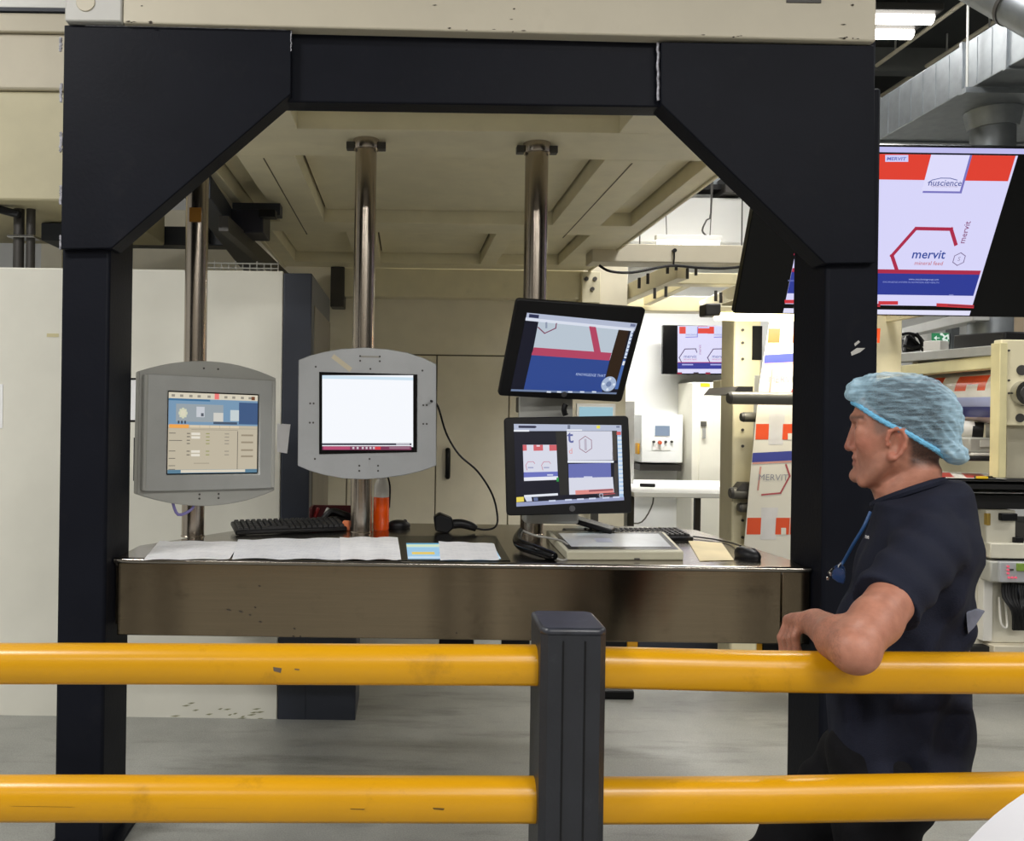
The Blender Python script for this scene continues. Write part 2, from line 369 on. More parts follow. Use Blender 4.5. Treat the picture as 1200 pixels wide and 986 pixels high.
# ------------------------------------------------------------------ overhead housing (canopy)
CZ = 2.79
cp = thing('machine_canopy', 'cream steel housing overhead with recessed underside panels above the console', 'canopy', (.25, 5, CZ))
cols = [(-.98, -.82), (-.54, .93), (1.24, 1.44)]
rows = [(3.24, 3.66), (4.05, 5.5), (5.8, 7.02)]
cols3 = [(-.92, -.42), (-.22, .60), (.73, 1.24)]
CX0, CX1, CY0, CY1 = -1.06, 1.56, 3.105, 7.27
def underside(rowrange, cc, rec):
    y0, y1 = rowrange; xs = CX0
    for a, b in cc:
        bx(xs, a, y0, y1, CZ, CZ + .11).build('underside_rib', CREAM, cp, .003); xs = b
    bx(xs, CX1, y0, y1, CZ, CZ + .11).build('underside_rib', CREAM, cp, .003)
ylast = CY0
for i, (y0, y1) in enumerate(rows):
    bx(CX0, CX1, ylast, y0, CZ, CZ + .11).build('cross_rib', CREAM, cp, .003)
    cc = cols3 if i == 2 else cols
    if i == 0: cc = [(-.48, .90), (1.24, 1.44)]
    underside((y0, y1), cc, 0); ylast = y1
    for a, b in cc:
        bx(a + .014, b - .014, y0 + .014, y1 - .014, CZ + .082, CZ + .10).build('recessed_panel', CREAM, cp); bx(a - .01, b + .01, y0 - .01, y1 + .01, CZ + .101, CZ + .108).build('panel_backing', mat('seam_dark', (96, 88, 66), .7), cp)
bx(CX0, CX1, ylast, CY1, CZ, CZ + .11).build('cross_rib', CREAM, cp, .003)
bx(CX0, CX1, CY0, CY1, CZ + .11, CZ + .16).build('deck', CREAM, cp)
bx(CX1 - .02, CX1, CY0, CY1, CZ - .012, CZ + .5).build('side_skirt', CREAM, cp, .004)
bx(CX0 + .0, CX0 + .03, CY0, CY1, CZ - .01, CZ + .5).build('side_skirt', CREAM, cp, .004)
for x in (1.07, -.70):
    bx(x, x + .006, 4.1, 5.9, CZ - .002, CZ + .003).build('seam', mat('seam_dark', (96, 88, 66), .7), cp)
# front fascia above the portal frame
fz = W(560, 37, 2.99).z + .006
fa = thing('overhead_fascia', 'pale cream overhead fascia across the top above the charcoal portal beam', 'panel', (.22, 3.0, fz))
fx0, fx1 = W(76, 10, 2.95).x, W(1027, 20, 2.95).x; fxm = W(143, 10, 2.95).x
fzl, fzr = W(143, 26.8, 2.95).z, W(1027, 48.5, 2.95).z
MB().prism([(fxm + .003, fzl), (fx1, fzr), (fx1, fz + .55), (fxm + .003, fz + .55)], 2.95, 3.09, lambda a, b, d: (a, d, b)).build('panel', FASCIA, fa, .006)
bx(fx0, fxm, 2.948, 3.09, W(100, 25, 2.95).z, fz + .55).build('end_panel', mat('fascia_grey', (198, 197, 192), .5, var=.03), fa, .006)
MB().cyl((W(100, 2, 2.945).x, 2.944, W(100, 2, 2.945).z), (W(100, 2, 2.945).x, 2.950, W(100, 2, 2.945).z), .033, 20).build('round_cap', FASCIA, fa, .002)
q = W(945, 1, 2.95); bx(q.x - .07, q.x + .05, 2.946, 2.95, q.z - .008, q.z + .004).build('grey_clip', GREYD, fa, .001)
CHIP = mat('paint_chip', (70, 62, 52), .8)
m = MB()
for k in range(26):
    a = random.choice([random.uniform(145, 180), random.uniform(500, 615), random.uniform(820, 870), random.uniform(980, 1010)]); bq = 25 + (a - 75) * .0235
    p = W(a, bq - random.uniform(0, 3) if k < 20 else random.uniform(5, 30), 2.9485); w_, h_ = random.uniform(.003, .012), random.uniform(.001, .004)
    m.add([(p.x - w_, 2.9485, p.z), (p.x, 2.9485, p.z - h_), (p.x + w_, 2.9485, p.z), (p.x + w_ * .3, 2.9485, p.z + h_)], [(0, 1, 2, 3)])
stuff(fix_norm(m.build('paint_chips', CHIP, fa, smooth=False)))

# ------------------------------------------------------------------ three stainless poles
POLES = [(229, 632, 26, 'left stainless pole rising from the worktop behind the grey operator panel'),
         (426, 622, 25, 'middle stainless pole behind the white screen panel and orange bottle'),
         (626, 621, 27, 'right stainless pole carrying the two black monitors')]
PDS = [3.62, 3.80, 3.82]; PD = 3.80
POLEX = []
for (a, b, w_, lab), PD in zip(POLES, PDS):
    x = W(a, 400, PD).x; POLEX.append(x); r = w_ / 2 * PD / 1000
    t = thing('support_pole', lab, 'pole', (x, PD, TZ), group='poles between worktop and canopy')
    MB().cyl((x, PD, TZ), (x, PD, CZ), r, 32).build('tube', POLE, t)
    MB().lathe([(r + .003, 0), (r + .003, .004), (r + .001, .006)], (x, PD, TZ)).build('base_ring', POLE, t)
    m = MB().lathe([(r + .008, -.045), (r + .010, -.042), (r + .010, 0)], (x, PD, CZ)).build('top_collar', POLE, t)
    for s in (-1, 1):
        bx(x + s * (r + .022) - .018, x + s * (r + .022) + .018, PD - .02, PD + .02, CZ - .045, CZ - .012).build('clamp_lug', GREYD, t, .003)

# ------------------------------------------------------------------ operator console
oc = thing('operator_console', 'brushed stainless worktop with deep front apron hung inside the portal frame', 'workbench', (.22, 3.5, .76))
TP = [(-1.042, 3.08), (1.47, 3.08), (1.47, 3.26), (1.38, 4.02), (1.22, 4.12), (-.48, 4.12), (-.74, 3.82), (-1.042, 3.36)]
m = MB().prism(TP, TZ - .03, TZ, lambda a, b, d: (a, b, d)); m.build('worktop', STEELT, oc, .004)
bx(-1.03, 1.365, 3.078, 3.10, .765, TZ - .004).build('front_apron', STEEL, oc, .004)
bx(1.369, 1.47, 3.078, 3.10, .765, TZ - .004).build('end_apron', STEEL, oc, .004)
MB().cyl((-1.042, 3.080, TZ - .008), (1.47, 3.080, TZ - .008), .011, 12).build('edge_trim', STEELT, oc)
bx(-1.03, 1.46, 3.10, 4.0, .84, .855).build('under_tray', GREYD, oc)
for s_, x in ((0, -1.042), (1, 1.452)):
    bx(x, x + .018, 3.10, 3.30, .80, TZ - .03).build('side_bracket', STEEL, oc)
_b = STEEL.node_tree.nodes['Principled BSDF']; _b.inputs['Anisotropic'].default_value = .75; _b.inputs['Anisotropic Rotation'].default_value = .25
_tg = STEEL.node_tree.nodes.new('ShaderNodeTangent'); _tg.direction_type = 'RADIAL'; _tg.axis = 'Z'; STEEL.node_tree.links.new(_tg.outputs[0], _b.inputs['Tangent'])
# recessed screen
rs = [T(463, 629), T(581, 629), T(598, 658), T(466, 658)]
fr = MB().sheet([rs[3], rs[2], rs[1], rs[0]], 1, 1, .003).build('recess_frame', BLACKG, oc)
sp = [T(476, 638), T(577, 638), T(587, 656.5), T(478, 656.5)]
def lerpq(Q, u, v): return (Q[0] * (1 - u) + Q[1] * u) * (1 - v) + (Q[3] * (1 - u) + Q[2] * u) * v
def flat(Q, boxes, z, name, parent):
    m = MB(); mats = []
    for u0, v0, u1, v1, mt, k in boxes:
        if mt not in mats: mats.append(mt)
        m.cur = mats.index(mt); m.add([lerpq(Q, u, v) + Vector((0, 0, z + .0006 * k)) for u, v in ((u0, v1), (u1, v1), (u1, v0), (u0, v0))], [(0, 1, 2, 3)])
    return m.build(name, mats, parent, smooth=False)
flat(sp, [(0, 0, 1, 1, lit((150, 195, 225)), 0), (0, .1, 1, .28, lit((205, 222, 190)), 1), (0, .02, 1, .08, lit((60, 150, 190)), 1), (.05, .6, .3, .75, lit((226, 196, 96)), 1),
          (.35, .62, .95, .7, lit((120, 150, 180)), 1), (0, .86, 1, 1, lit((190, 215, 235)), 1)], .0045, 'screen_display', fr)
# dark marks on the apron
m = MB()
for a, b, l in ((268, 715, 6), (282, 717, 5), (299, 712, 3), (305, 729, 4), (304, 687, 3), (345, 737, 3), (344, 746, 3), (352, 746, 2), (625, 746, 2), (535, 742, 2), (293, 721, 3)):
    p = W(a, b, 3.0765); w_ = l * .0018
    m.add([(p.x - w_, 3.0765, p.z + w_ * .3), (p.x - w_ * .3, 3.0765, p.z - .003), (p.x + w_, 3.0765, p.z - .002 - w_ * .2), (p.x + w_ * .2, 3.0765, p.z + .003)], [(0, 1, 2, 3)])
stuff(fix_norm(m.build('apron_smudges', mat('smudge', (64, 56, 46), .6), oc, smooth=False)))

# ================================================================== SCREEN PANELS
def R(*deg): return Euler([math.radians(d) for d in deg], 'XYZ')
fy = lambda a, b, d: (a, d, b)                                       # outline in x, z extruded along y
def arcplate(w, hside, sag, n=14):
    P = []
    for k in range(n + 1): t = -1 + 2 * k / n; P.append((t * w / 2, hside / 2 + sag * (1 - t * t)))
    for k in range(n + 1): t = 1 - 2 * k / n; P.append((t * w / 2, -hside / 2 - sag * (1 - t * t)))
    return P
def frame_ring(m, w, h, iw, ih, y0, y1, cx=0, cz=0, icx=0, icz=0):
    O = [(cx - w / 2, cz - h / 2), (cx + w / 2, cz - h / 2), (cx + w / 2, cz + h / 2), (cx - w / 2, cz + h / 2)]
    I = [(icx - iw / 2, icz - ih / 2), (icx + iw / 2, icz - ih / 2), (icx + iw / 2, icz + ih / 2), (icx - iw / 2, icz + ih / 2)]
    vs = [(a, y0, b) for a, b in O + I] + [(a, y1, b) for a, b in O + I]; fs = []
    for i in range(4):
        j = (i + 1) % 4
        fs += [(i, j, 4 + j, 4 + i), (8 + j, 8 + i, 12 + i, 12 + j), (i, 8 + i, 8 + j, j), (4 + i, 4 + j, 12 + j, 12 + i)]
    return m.add(vs, fs)
def clampto(t, mw, pole_x, PD, z, name='pole_clamp', m_=ALUD):            # a block between the back of a panel and its pole, in the panel's own axes
    p = mw.inverted() @ Vector((pole_x, PD, z)); mm = MB()
    mm.box(p.x - .06, p.x + .06, .012, p.y - .03, p.z - .09, p.z + .09); return mm.build(name, m_, t, .004, local=True)

# --- left operator panel
loc = W(246, 508, 3.45)
hm = thing('operator_terminal', 'grey metal operator panel with beige and blue screen turned toward the middle', 'screen panel', loc, R(-2.5, 1, 33), 'screen panels on the poles')
mw = mworld(hm)
MB().prism(arcplate(.575, .475, .055), 0, .05, fy).build('back_plate', ALUD, hm, .004, local=True)
mm = MB(); frame_ring(mm, .545, .455, .385, .33, -.022, 0, icx=.012); mm.build('bezel', ALU, hm, .005, local=True)
for s in (-1, 1): MB().box(s * .268 - .008, s * .268 + .008, -.028, .0, -.225, .225).build('bezel_grip', ALUD, hm, .004, local=True)
MB().box(-.18, .205, -.0115, -.003, -.165, .165).build('screen_glass', BLACKG, hm, local=True)
ar = Art(mw); ar.base = .0125
BG_ = lit((196, 186, 164), .92)
S = (-.175, .200, -.16, .16)
def sq(u0, v0, u1, v1, m_, k=1):
    a = lambda u: S[0] + (S[1] - S[0]) * u
    b = lambda v: S[3] - (S[3] - S[2]) * v
    ar.poly([(a(u0), b(v0)), (a(u1), b(v0)), (a(u1), b(v1)), (a(u0), b(v1))], m_, k)
sq(0, 0, 1, 1, BG_, 0); sq(0, 0, 1, .075, lit((212, 204, 184)), 1)
sq(0, .075, 1, .40, lit((118, 150, 178)), 1); sq(0, .075, .45, .10, lit((60, 110, 150)), 2); sq(.78, .1, 1, .38, lit((62, 88, 128)), 2); sq(.08, .14, .60, .36, lit((150, 160, 166)), 2)
for u in (.03, .12, .22, .31, .42, .61, .70, .80, .89): sq(u, .025, u + .035, .055, lit((146, 140, 128)), 2)
sq(.50, .0, .55, .07, lit((236, 120, 116)), 2); sq(.925, .02, .965, .065, lit((110, 64, 40)), 2)
for k in range(8):
    a = k * math.pi / 4; u, v = .155 + .035 * math.cos(a), .255 + .048 * math.sin(a); sq(u - .013, v - .018, u + .013, v + .018, lit((205, 206, 180)), 3)
sq(.13, .22, .18, .29, lit((214, 210, 186)), 4); sq(.30, .17, .39, .30, lit((196, 200, 206)), 3); sq(.35, .25, .38, .29, lit((84, 90, 100)), 4)
sq(.49, .24, .60, .35, lit((206, 204, 196)), 3); sq(.68, .20, .78, .34, lit((196, 206, 208)), 3); sq(.49, .355, .76, .385, lit((70, 84, 104)), 3)
for u in (.1, .135, .17): sq(u, .35, u + .018, .385, lit((60, 66, 78)), 3)
sq(.01, .395, .22, .44, lit((238, 164, 78)), 3)
for k in range(5): sq(.23 + k * .112, .40, .335 + k * .112, .435, lit((212, 198, 172)), 2)
sq(0, .435, 1, .443, lit((168, 158, 140)), 2)
for v in (.50, .59, .72, .81, .90, .945): sq(.01, v, .08 + .07 * (v == .59), v + .008, lit((96, 92, 84)), 2)
for v in (.50, .54, .585, .625, .72, .765):
    sq(.20, v, .235, v + .012, lit((110, 104, 94)), 2); sq(.41, v, .45, v + .012, lit((150, 150, 96)), 2); sq(.62, v, .67, v + .012, lit((150, 142, 128)), 2)
for v in (.495, .54, .715, .76): sq(.25, v, .345, v + .03, lit((226, 220, 206)), 2)
sq(.765, .47, .772, .955, lit((96, 90, 82)), 2); sq(.25, .455, .77, .46, lit((140, 130, 116)), 2)
for v in (.51, .60, .70, .78): sq(.81, v, .95, v + .022, lit((150, 138, 118)), 2)
sq(.28, .87, .45, .885, lit((170, 160, 140)), 2)
sq(0, .955, 1, 1, lit((88, 124, 146)), 2); sq(.14, .958, .86, .992, lit((214, 206, 188)), 3)
fix_norm(ar.build('screen_display', hm))
bo = MB()
for a, b in ((-.03, .262), (.03, .262), (-.04, -.262), (.04, -.262), (-.04, -.245), (.04, -.245)): bo.cyl((a, -.003, b), (a, .002, b), .004, 10)
stuff(bo.build('bolt_heads', GREYD, hm, local=True))
clampto(hm, mw, POLEX[0], PDS[0], loc.z)
p0 = [mw @ Vector(q) for q in ((-.14, .03, -.28), (-.11, .03, -.335), (-.04, .03, -.30), (-.05, .03, -.26))]
MB().tube(p0, .006, 8).build('purple_cable', mat('purple_cable', (120, 112, 170), .5), hm, local=True) if False else None
MB().tube([(-.14, .03, -.27), (-.115, .03, -.325), (-.06, .03, -.305), (-.05, .03, -.27)], .006, 8).build('cable', mat('purple_cable', (120, 112, 170), .5), hm, local=True)
# note stuck on its right edge
q = [W(321, 497, 3.6), W(337, 498, 3.6), W(333, 533, 3.6), W(321, 531, 3.6)]
nm = MB().prism([(p.x, p.z) for p in q], 3.69, 3.691, fy).build('paper_note', PAPER); tag(nm, 'white paper note sticking out past the edge of the grey operator panel', 'note')

# --- middle panel
loc = W(431, 484, 3.58)
cpn = thing('operator_terminal', 'pale flat metal panel with curved top and bottom around a blank white screen', 'screen panel', loc, R(1.5, -.4, 9), 'screen panels on the poles')
mw = mworld(cpn)
def pxpoly(mw, pts): return [on_plane(mw, *p) for p in pts]
top = [(350, 422), (363, 417), (380, 412.5), (400, 409), (428, 407.5), (455, 409.5), (478, 413.5), (497, 420), (511.5, 427)]
bot = [(511.5, 546), (495, 552), (475, 557), (450, 560.5), (428, 562), (402, 561), (380, 557), (363, 552), (349, 546)]
MB().prism(pxpoly(mw, top + bot), 0, .012, fy).build('panel_plate', mat('pale_aluminium', (172, 174, 176), .45, .5, var=.05, scale=8, dirt=.35, dirtcol=(136, 136, 138), dscale=8), cpn, .003, local=True)
MB().prism(pxpoly(mw, [(374, 436), (489, 439), (488.5, 530), (374, 532.5)]), -.003, .004, fy).build('screen_glass', BLACKG, cpn, local=True)
ar = Art(mw); ar.base = .0035
ar.quad(377.5, 440, 484, 524, lit((246, 249, 254)), 0); ar.px([(377.5, 440), (484, 442.5), (484, 446), (377.5, 444)], lit((206, 226, 240)), 1); ar.quad(377.5, 519.5, 482, 522, lit((70, 70, 84)), 1)
ar.quad(377.5, 523, 482, 527.5, lit((120, 50, 84)), 1); ar.quad(379, 523.3, 410, 527, lit((178, 72, 110)), 2)
for a in (414, 419, 425, 429.5, 434, 438): ar.quad(a - 1.2, 523.8, a + 1.2, 526.4, lit((206, 190, 200)), 2)
ar.quad(439, 523.6, 446, 527, lit((210, 60, 70)), 2); ar.quad(456, 524, 480, 526.2, lit((150, 110, 130)), 2); ar.quad(464, 519.8, 480, 521.6, lit((190, 190, 200)), 2)
fix_norm(ar.build('screen_display', cpn))
bo = MB()
for a, b in ((370, 430), (434, 432.5), (495, 434.5), (367.5, 473), (363.5, 473), (367, 495.5), (363, 495.5), (496, 475), (500, 475), (496, 497), (500, 497), (369, 538), (433, 538), (422, 417.5), (445, 418), (422, 423), (445, 423.5), (421, 546), (443, 546), (421, 552), (443, 552)):
    x, z = on_plane(mw, a, b); bo.cyl((x, -.0015, z), (x, .001, z), .0042, 10)
stuff(bo.build('bolt_holes', GREYD, cpn, local=True))
ar = Art(mw); ar.line([(392, 419), (409, 432)], .02, mat('old_tape', (196, 186, 160), .6), 1); ar.line([(424, 418), (444, 418.5)], .008, mat('old_label', (150, 148, 140), .6), 1)
fix_norm(ar.build('tape_remnant', cpn))
clampto(cpn, mw, POLEX[1], PDS[1], loc.z)

# --- black monitors
def monitor(label, loc, rot, w, h, cname):
    t = thing('monitor', label, 'monitor', loc, rot, 'black monitors on the right pole')
    MB().prism(rrect(w, h, .016), 0, .022, fy).build('bezel', BLACK, t, .004, local=True)
    MB().prism(rrect(w * .8, h * .8, .02), .022, .05, fy).build('back_shell', BLACK, t, .006, local=True)
    MB().cyl((.01, -.003, -h / 2 + .024), (.01, .001, -h / 2 + .024), .0125, 20).build('round_badge', mat('badge_grey', (96, 96, 100), .35, .4), t, local=True)
    return t
loc = W(669.5, 413.5, 3.55)
mu = monitor('tilted black monitor showing an enlarged blue, pink and white print, topmost on the right pole', loc, R(27, 2, 10.5), .555, .432, '')
mw = mworld(mu); ar = Art(mw); ar.base = .001
LAV = lit((178, 186, 208)); DKB = lit((14, 16, 34)); PINK = lit((176, 66, 96)); PALE = lit((184, 196, 208)); BLU = lit((44, 70, 140))
ar.px([(617.5, 366), (746.5, 379.5), (722.5, 462), (598, 458)], DKB, 0)
ar.px([(617.5, 366.5), (746.5, 379), (743.5, 388), (616, 374.5)], LAV, 1); ar.px([(616, 372), (743, 384.8), (742, 388), (615.5, 375.5)], lit((216, 222, 236)), 2)
ar.px([(620, 367.8), (631.5, 369), (631, 373), (619.5, 371.8)], lit((40, 46, 80)), 3); ar.px([(739, 379.3), (745, 380), (744, 383), (738, 382.3)], lit((110, 118, 150)), 3)
ar.px([(631, 376.5), (725, 385.5), (714.5, 422), (623.5, 416)], PALE, 1)
ar.px([(625.5, 407), (716.5, 413.5), (714, 422.5), (622.5, 416)], PINK, 2)
ar.px([(690, 382), (698, 382.8), (704, 413.2), (696, 412.5)], PINK, 2)
ar.px([(622.8, 416), (714.2, 422.2), (705, 460.5), (613.5, 457)], BLU, 1)
ar.line([(630.5, 383.5), (638, 390.5), (651, 384.5), (651.8, 379)], .0045, lit((120, 50, 84)), 3)
ar.line([(640, 378.5), (640, 383.5)], .008, lit((140, 150, 172)), 3)
ar.px([(725, 385.5), (737, 386.8), (722, 452), (707, 452)], lit((44, 28, 14)), 1)
ar.px([(739.5, 387), (742.5, 387.3), (733.5, 420), (730.8, 419.8)], lit((206, 218, 238)), 2)
for k in range(7):
    a, b = 739.8 - k * 1.3, 390 + k * 4.4; ar.px([(a, b), (a + 2.4, b + .3), (a + 2.2, b + 1.3), (a - .2, b + 1)], lit((60, 84, 130)), 3)
ar.px([(730, 421), (733, 421.2), (724, 456), (720, 456)], lit((70, 104, 168)), 2); ar.px([(730, 423), (732.5, 423.2), (731, 428), (728.5, 427.8)], lit((226, 230, 236)), 3)
ar.px([(599, 456), (722.5, 460), (722, 462), (598.3, 458.3)], lit((110, 126, 158)), 2)
for a in (643, 655, 668, 682, 696): ar.px([(a - 2.5, 458.2), (a + 2.5, 458.4), (a + 2.4, 460.2), (a - 2.6, 460)], lit((206, 214, 228)), 3)
cxz = on_plane(mw, 713, 450); ar.poly([(cxz[0] + .033 * math.cos(a), cxz[1] + .036 * math.sin(a)) for a in [2 * math.pi * k / 28 for k in range(28)]], lit((166, 182, 208)), 3)
ar.poly([(cxz[0] + .012 * math.cos(a), cxz[1] + .013 * math.sin(a)) for a in [2 * math.pi * k / 20 for k in range(20)]], lit((110, 128, 166)), 4)
for k in range(4): a = k * math.pi / 2; ar.poly([(cxz[0] + .024 * math.cos(a) + .006 * math.cos(b), cxz[1] + .025 * math.sin(a) + .006 * math.sin(b)) for b in [2 * math.pi * j / 8 for j in range(8)]], lit((216, 226, 240)), 4)
ar.text('KNOWLEDGE THAT', 692, 439.5, .017, lit((170, 186, 222)), 3, rot=math.radians(0), bold=.01, sx=.85)
fix_norm(ar.build('screen_display', mu))
zmu = loc.z
loc = W(666, 545.5, 3.53)
ml = monitor('black monitor split into a bag preview and two print views, lower of two', loc, R(-4.5, -1.6, 3), .522, .404, '')
mw = mworld(ml); ar = Art(mw); ar.base = .001
ar.px([(602, 497), (728, 498.5), (731, 586.5), (605, 594)], DKB, 0)
ar.px([(602, 497), (728, 498.5), (728.3, 505), (602.3, 505.5)], LAV, 1); ar.px([(607.5, 499), (627, 499.2), (629, 500.5), (627, 502), (607.5, 501.8)], lit((40, 42, 70)), 2)
ar.quad(602, 504, 620, 506, lit((232, 236, 244)), 2); ar.quad(664, 503.6, 682, 505, lit((236, 240, 248)), 2); ar.quad(699, 499, 703, 502.4, lit((232, 220, 80)), 2); ar.quad(722, 499.5, 726, 501.5, lit((110, 118, 150)), 2); ar.quad(665, 498.3, 668, 503, lit((110, 118, 140)), 2)
ar.px([(651, 506), (664, 506), (666, 580), (656, 580.5)], lit((38, 37, 36)), 1)
Wt = lit((214, 216, 230)); RDs = lit((206, 96, 104))
ar.px([(612.5, 521.5), (652, 521.5), (653.8, 562.5), (614, 564)], Wt, 1)
for x0, x1 in ((612.5, 617), (625, 636), (643.5, 652)): ar.px([(x0, 521.6), (x1, 521.6), (x1 + .3, 528.3), (x0 + .2, 528.6)], RDs, 2)
ar.quad(628.5, 521.9, 632.5, 523.6, lit((232, 214, 224)), 3)
for x0 in (616, 634.5): ar.line([(x0 + 1.5, 551), (x0, 545.5), (x0 + 2.5, 541.5), (x0 + 8.8, 541.2), (x0 + 10.5, 543.5)], .0022, lit((190, 110, 130)), 2); ar.quad(x0 + 2.5, 547.5, x0 + 9, 549, lit((160, 164, 196)), 2)
ar.px([(613.6, 553.8), (653.3, 552.8), (653.6, 558.3), (613.8, 559.8)], lit((104, 112, 188)), 2); ar.quad(641, 556, 648, 557.6, lit((206, 210, 232)), 3)
ar.px([(613.9, 559.8), (653.7, 558.3), (653.8, 562), (614, 563.4)], lit((232, 234, 242)), 2); ar.px([(652, 560), (654.5, 559.5), (654.6, 564.5), (652, 564.6)], lit((40, 150, 70)), 3)
ar.px([(614, 580.5), (653.5, 578.2), (653.8, 580.8), (614.3, 583.2)], lit((226, 230, 240)), 2)
ar.px([(605, 583), (613.5, 582.4), (614, 588), (605.2, 588.8)], lit((232, 212, 90)), 2); ar.px([(614, 582.3), (622.5, 581.8), (623.5, 587.5), (617, 588)], lit((206, 212, 232)), 2); ar.px([(625, 583.5), (630, 583.2), (630.4, 587), (625.5, 587.3)], lit((96, 110, 150)), 2)
ar.px([(605, 589.2), (731, 582), (731.2, 586.5), (605.1, 594)], lit((148, 156, 190)), 1)
for a in (643, 662, 676, 690, 706, 718): ar.px([(a, 588.6 - (a - 605) * .057), (a + 8, 588.2 - (a - 605) * .057), (a + 8, 590 - (a - 605) * .057), (a, 590.4 - (a - 605) * .057)], lit((206, 214, 236)), 2)
ar.px([(664, 505.5), (717, 505.5), (718.5, 539.5), (665.3, 540)], Wt, 1); ar.text('t', 668, 512.5, .075, lit((92, 100, 156)), 3, bold=.012)
ar.text('d', 668.5, 529, .034, lit((222, 150, 150)), 3)
hx, hz = on_plane(mw, 686, 521)
def hexpts(cx, cz, r, sx=.86): return [(cx + sx * r * math.sin(k * math.pi / 3), cz + r * math.cos(k * math.pi / 3)) for k in range(6)]
ar.line(hexpts(hx, hz, .034), .0028, lit((150, 112, 128)), 2, local=True, closed=True); ar.line([(hx, hz + .018), (hx, hz - .02)], .010, lit((186, 180, 196)), 2, local=True)
ar.quad(665, 540.2, 719, 542.5, lit((236, 240, 248)), 2)
ar.px([(666, 544), (715.5, 542.5), (716, 559.5), (666.4, 560.3)], lit((102, 110, 176)), 1); ar.px([(666.4, 560), (718, 559.2), (719.5, 578), (667, 580)], Wt, 1)
ar.quad(684, 558.5, 694, 560.3, lit((206, 210, 234)), 2)
ar.px([(674, 575), (718.5, 572.8), (719, 577.6), (674.4, 580)], lit((220, 140, 134)), 2); ar.px([(690, 574.5), (718, 573), (718.2, 575), (690, 576.6)], lit((150, 84, 92)), 3)
ar.quad(717.5, 505.5, 722.5, 540, lit((66, 60, 56)), 1); ar.quad(719.5, 543, 724, 577, lit((60, 56, 54)), 1)
ar.px([(723, 505), (728, 505), (730.5, 583), (725.5, 583.2)], lit((170, 198, 228)), 1); ar.quad(722.5, 506, 727.5, 510, lit((212, 96, 96)), 2)
for k in range(14):
    b = 512 + k * 4.9; a = 723.6 + k * .17; ar.quad(a, b, a + 4.6, b + 3.2, lit((214, 226, 240)), 2)
ar.px([(699, 578.5), (724, 577), (724.3, 582), (702, 583.3)], lit((70, 62, 70)), 2); ar.line([(702.5, 579), (706, 578.8), (706.3, 582.8), (702.8, 583)], .002, lit((206, 212, 230)), 3, closed=True)
ar.line([(707, 580), (720, 578.5)], .003, lit((190, 80, 84)), 3)
fix_norm(ar.build('screen_display', ml))
# bracket on the right pole that carries both monitors
br = thing('monitor_bracket', 'grey steel bracket clamped on the right pole behind the two black monitors', 'bracket', (POLEX[2], PD, 1.16))
bx(POLEX[2] - .075, POLEX[2] + .16, PD - .085, PD - .06, 1.135, 2.03).build('back_plate', ALUD, br, .004)
for z in (1.28, 1.62, 1.95): bx(POLEX[2] - .07, POLEX[2] + .07, PD - .06, PD + .07, z - .035, z + .035).build('pole_clamp', GREYD, br, .006)
for z in (1.38, 1.80): MB().cyl((POLEX[2] + .05, PD - .2, z), (POLEX[2] + .05, PD - .08, z), .03, 14).build('tilt_joint', BLACK, br)
p = W(622, 618, 3.72); bx(POLEX[2] - .06, POLEX[2] + .17, 3.62, 3.72, 1.115, 1.20).build('lower_block', ALUD, br, .01)
MB().tube([W(663, 474, 3.66), W(661, 480, 3.66), W(663, 487, 3.66)], .012, 8).build('cable', BLACK, br)

# ================================================================== THINGS ON THE WORKTOP
def keyboard(label, fl, frt, depth, tilt=8, z0=TZ):
    a, b = fl, frt; w = (b - a).length; ang = math.atan2(b.y - a.y, b.x - a.x)
    t = thing('keyboard', label, 'keyboard', ((a.x + b.x) / 2, (a.y + b.y) / 2, z0), (math.radians(tilt), 0, ang), 'keyboards on the worktop')
    MB().box(-w / 2, w / 2, 0, depth, .0, .02).build('case', BLACK, t, .006, local=True)
    m = MB(); nx, ny = 19, 6; cw = (w - .02) / nx; ch = (depth - .016) / ny
    for j in range(ny):
        for i in range(nx):
            if j == 0 and 4 <= i <= 8:
                if i > 4: continue
                x0, x1 = -w / 2 + .01 + 4 * cw, -w / 2 + .01 + 9 * cw
            else: x0, x1 = -w / 2 + .01 + i * cw, -w / 2 + .01 + (i + 1) * cw
            y0 = .008 + j * ch; g = .0016
            b_ = [(x0 + g, y0 + g), (x1 - g, y0 + g), (x1 - g, y0 + ch - g), (x0 + g, y0 + ch - g)]; s_ = .003
            tp = [(b_[0][0] + s_, b_[0][1] + s_), (b_[1][0] - s_, b_[1][1] + s_), (b_[2][0] - s_, b_[2][1] - s_), (b_[3][0] + s_, b_[3][1] - s_)]
            m.add([(*q, .019) for q in b_] + [(*q, .030) for q in tp], [(4, 5, 6, 7), (0, 1, 5, 4), (1, 2, 6, 5), (2, 3, 7, 6), (3, 0, 4, 7)])
    stuff(m.build('keys', KEY, t, local=True, smooth=False))
    for s in (-1, 1): MB().box(s * w * .4 - .015, s * w * .4 + .015, depth - .03, depth - .015, -.02, .001).build('foot', BLACK, t, local=True)
    return t
keyboard('black keyboard propped up at the back, in front of the left and middle poles', T(276, 628), T(407, 623), .15, 9)
a, b = T(681, 627), T(812, 634); keyboard('black keyboard behind the white light tablet', T(694, 636), T(813, 635), .155, 5)
k1 = W(404, 612, 3.80)
q = bx(k1.x - .012, k1.x + .02, 3.83, 3.86, TZ + .001, TZ + .045).build('orange_clip', mat('orange_clip', (226, 128, 84), .4), None, .006); tag(q, 'small orange clip at the right end of the propped keyboard', 'clip')
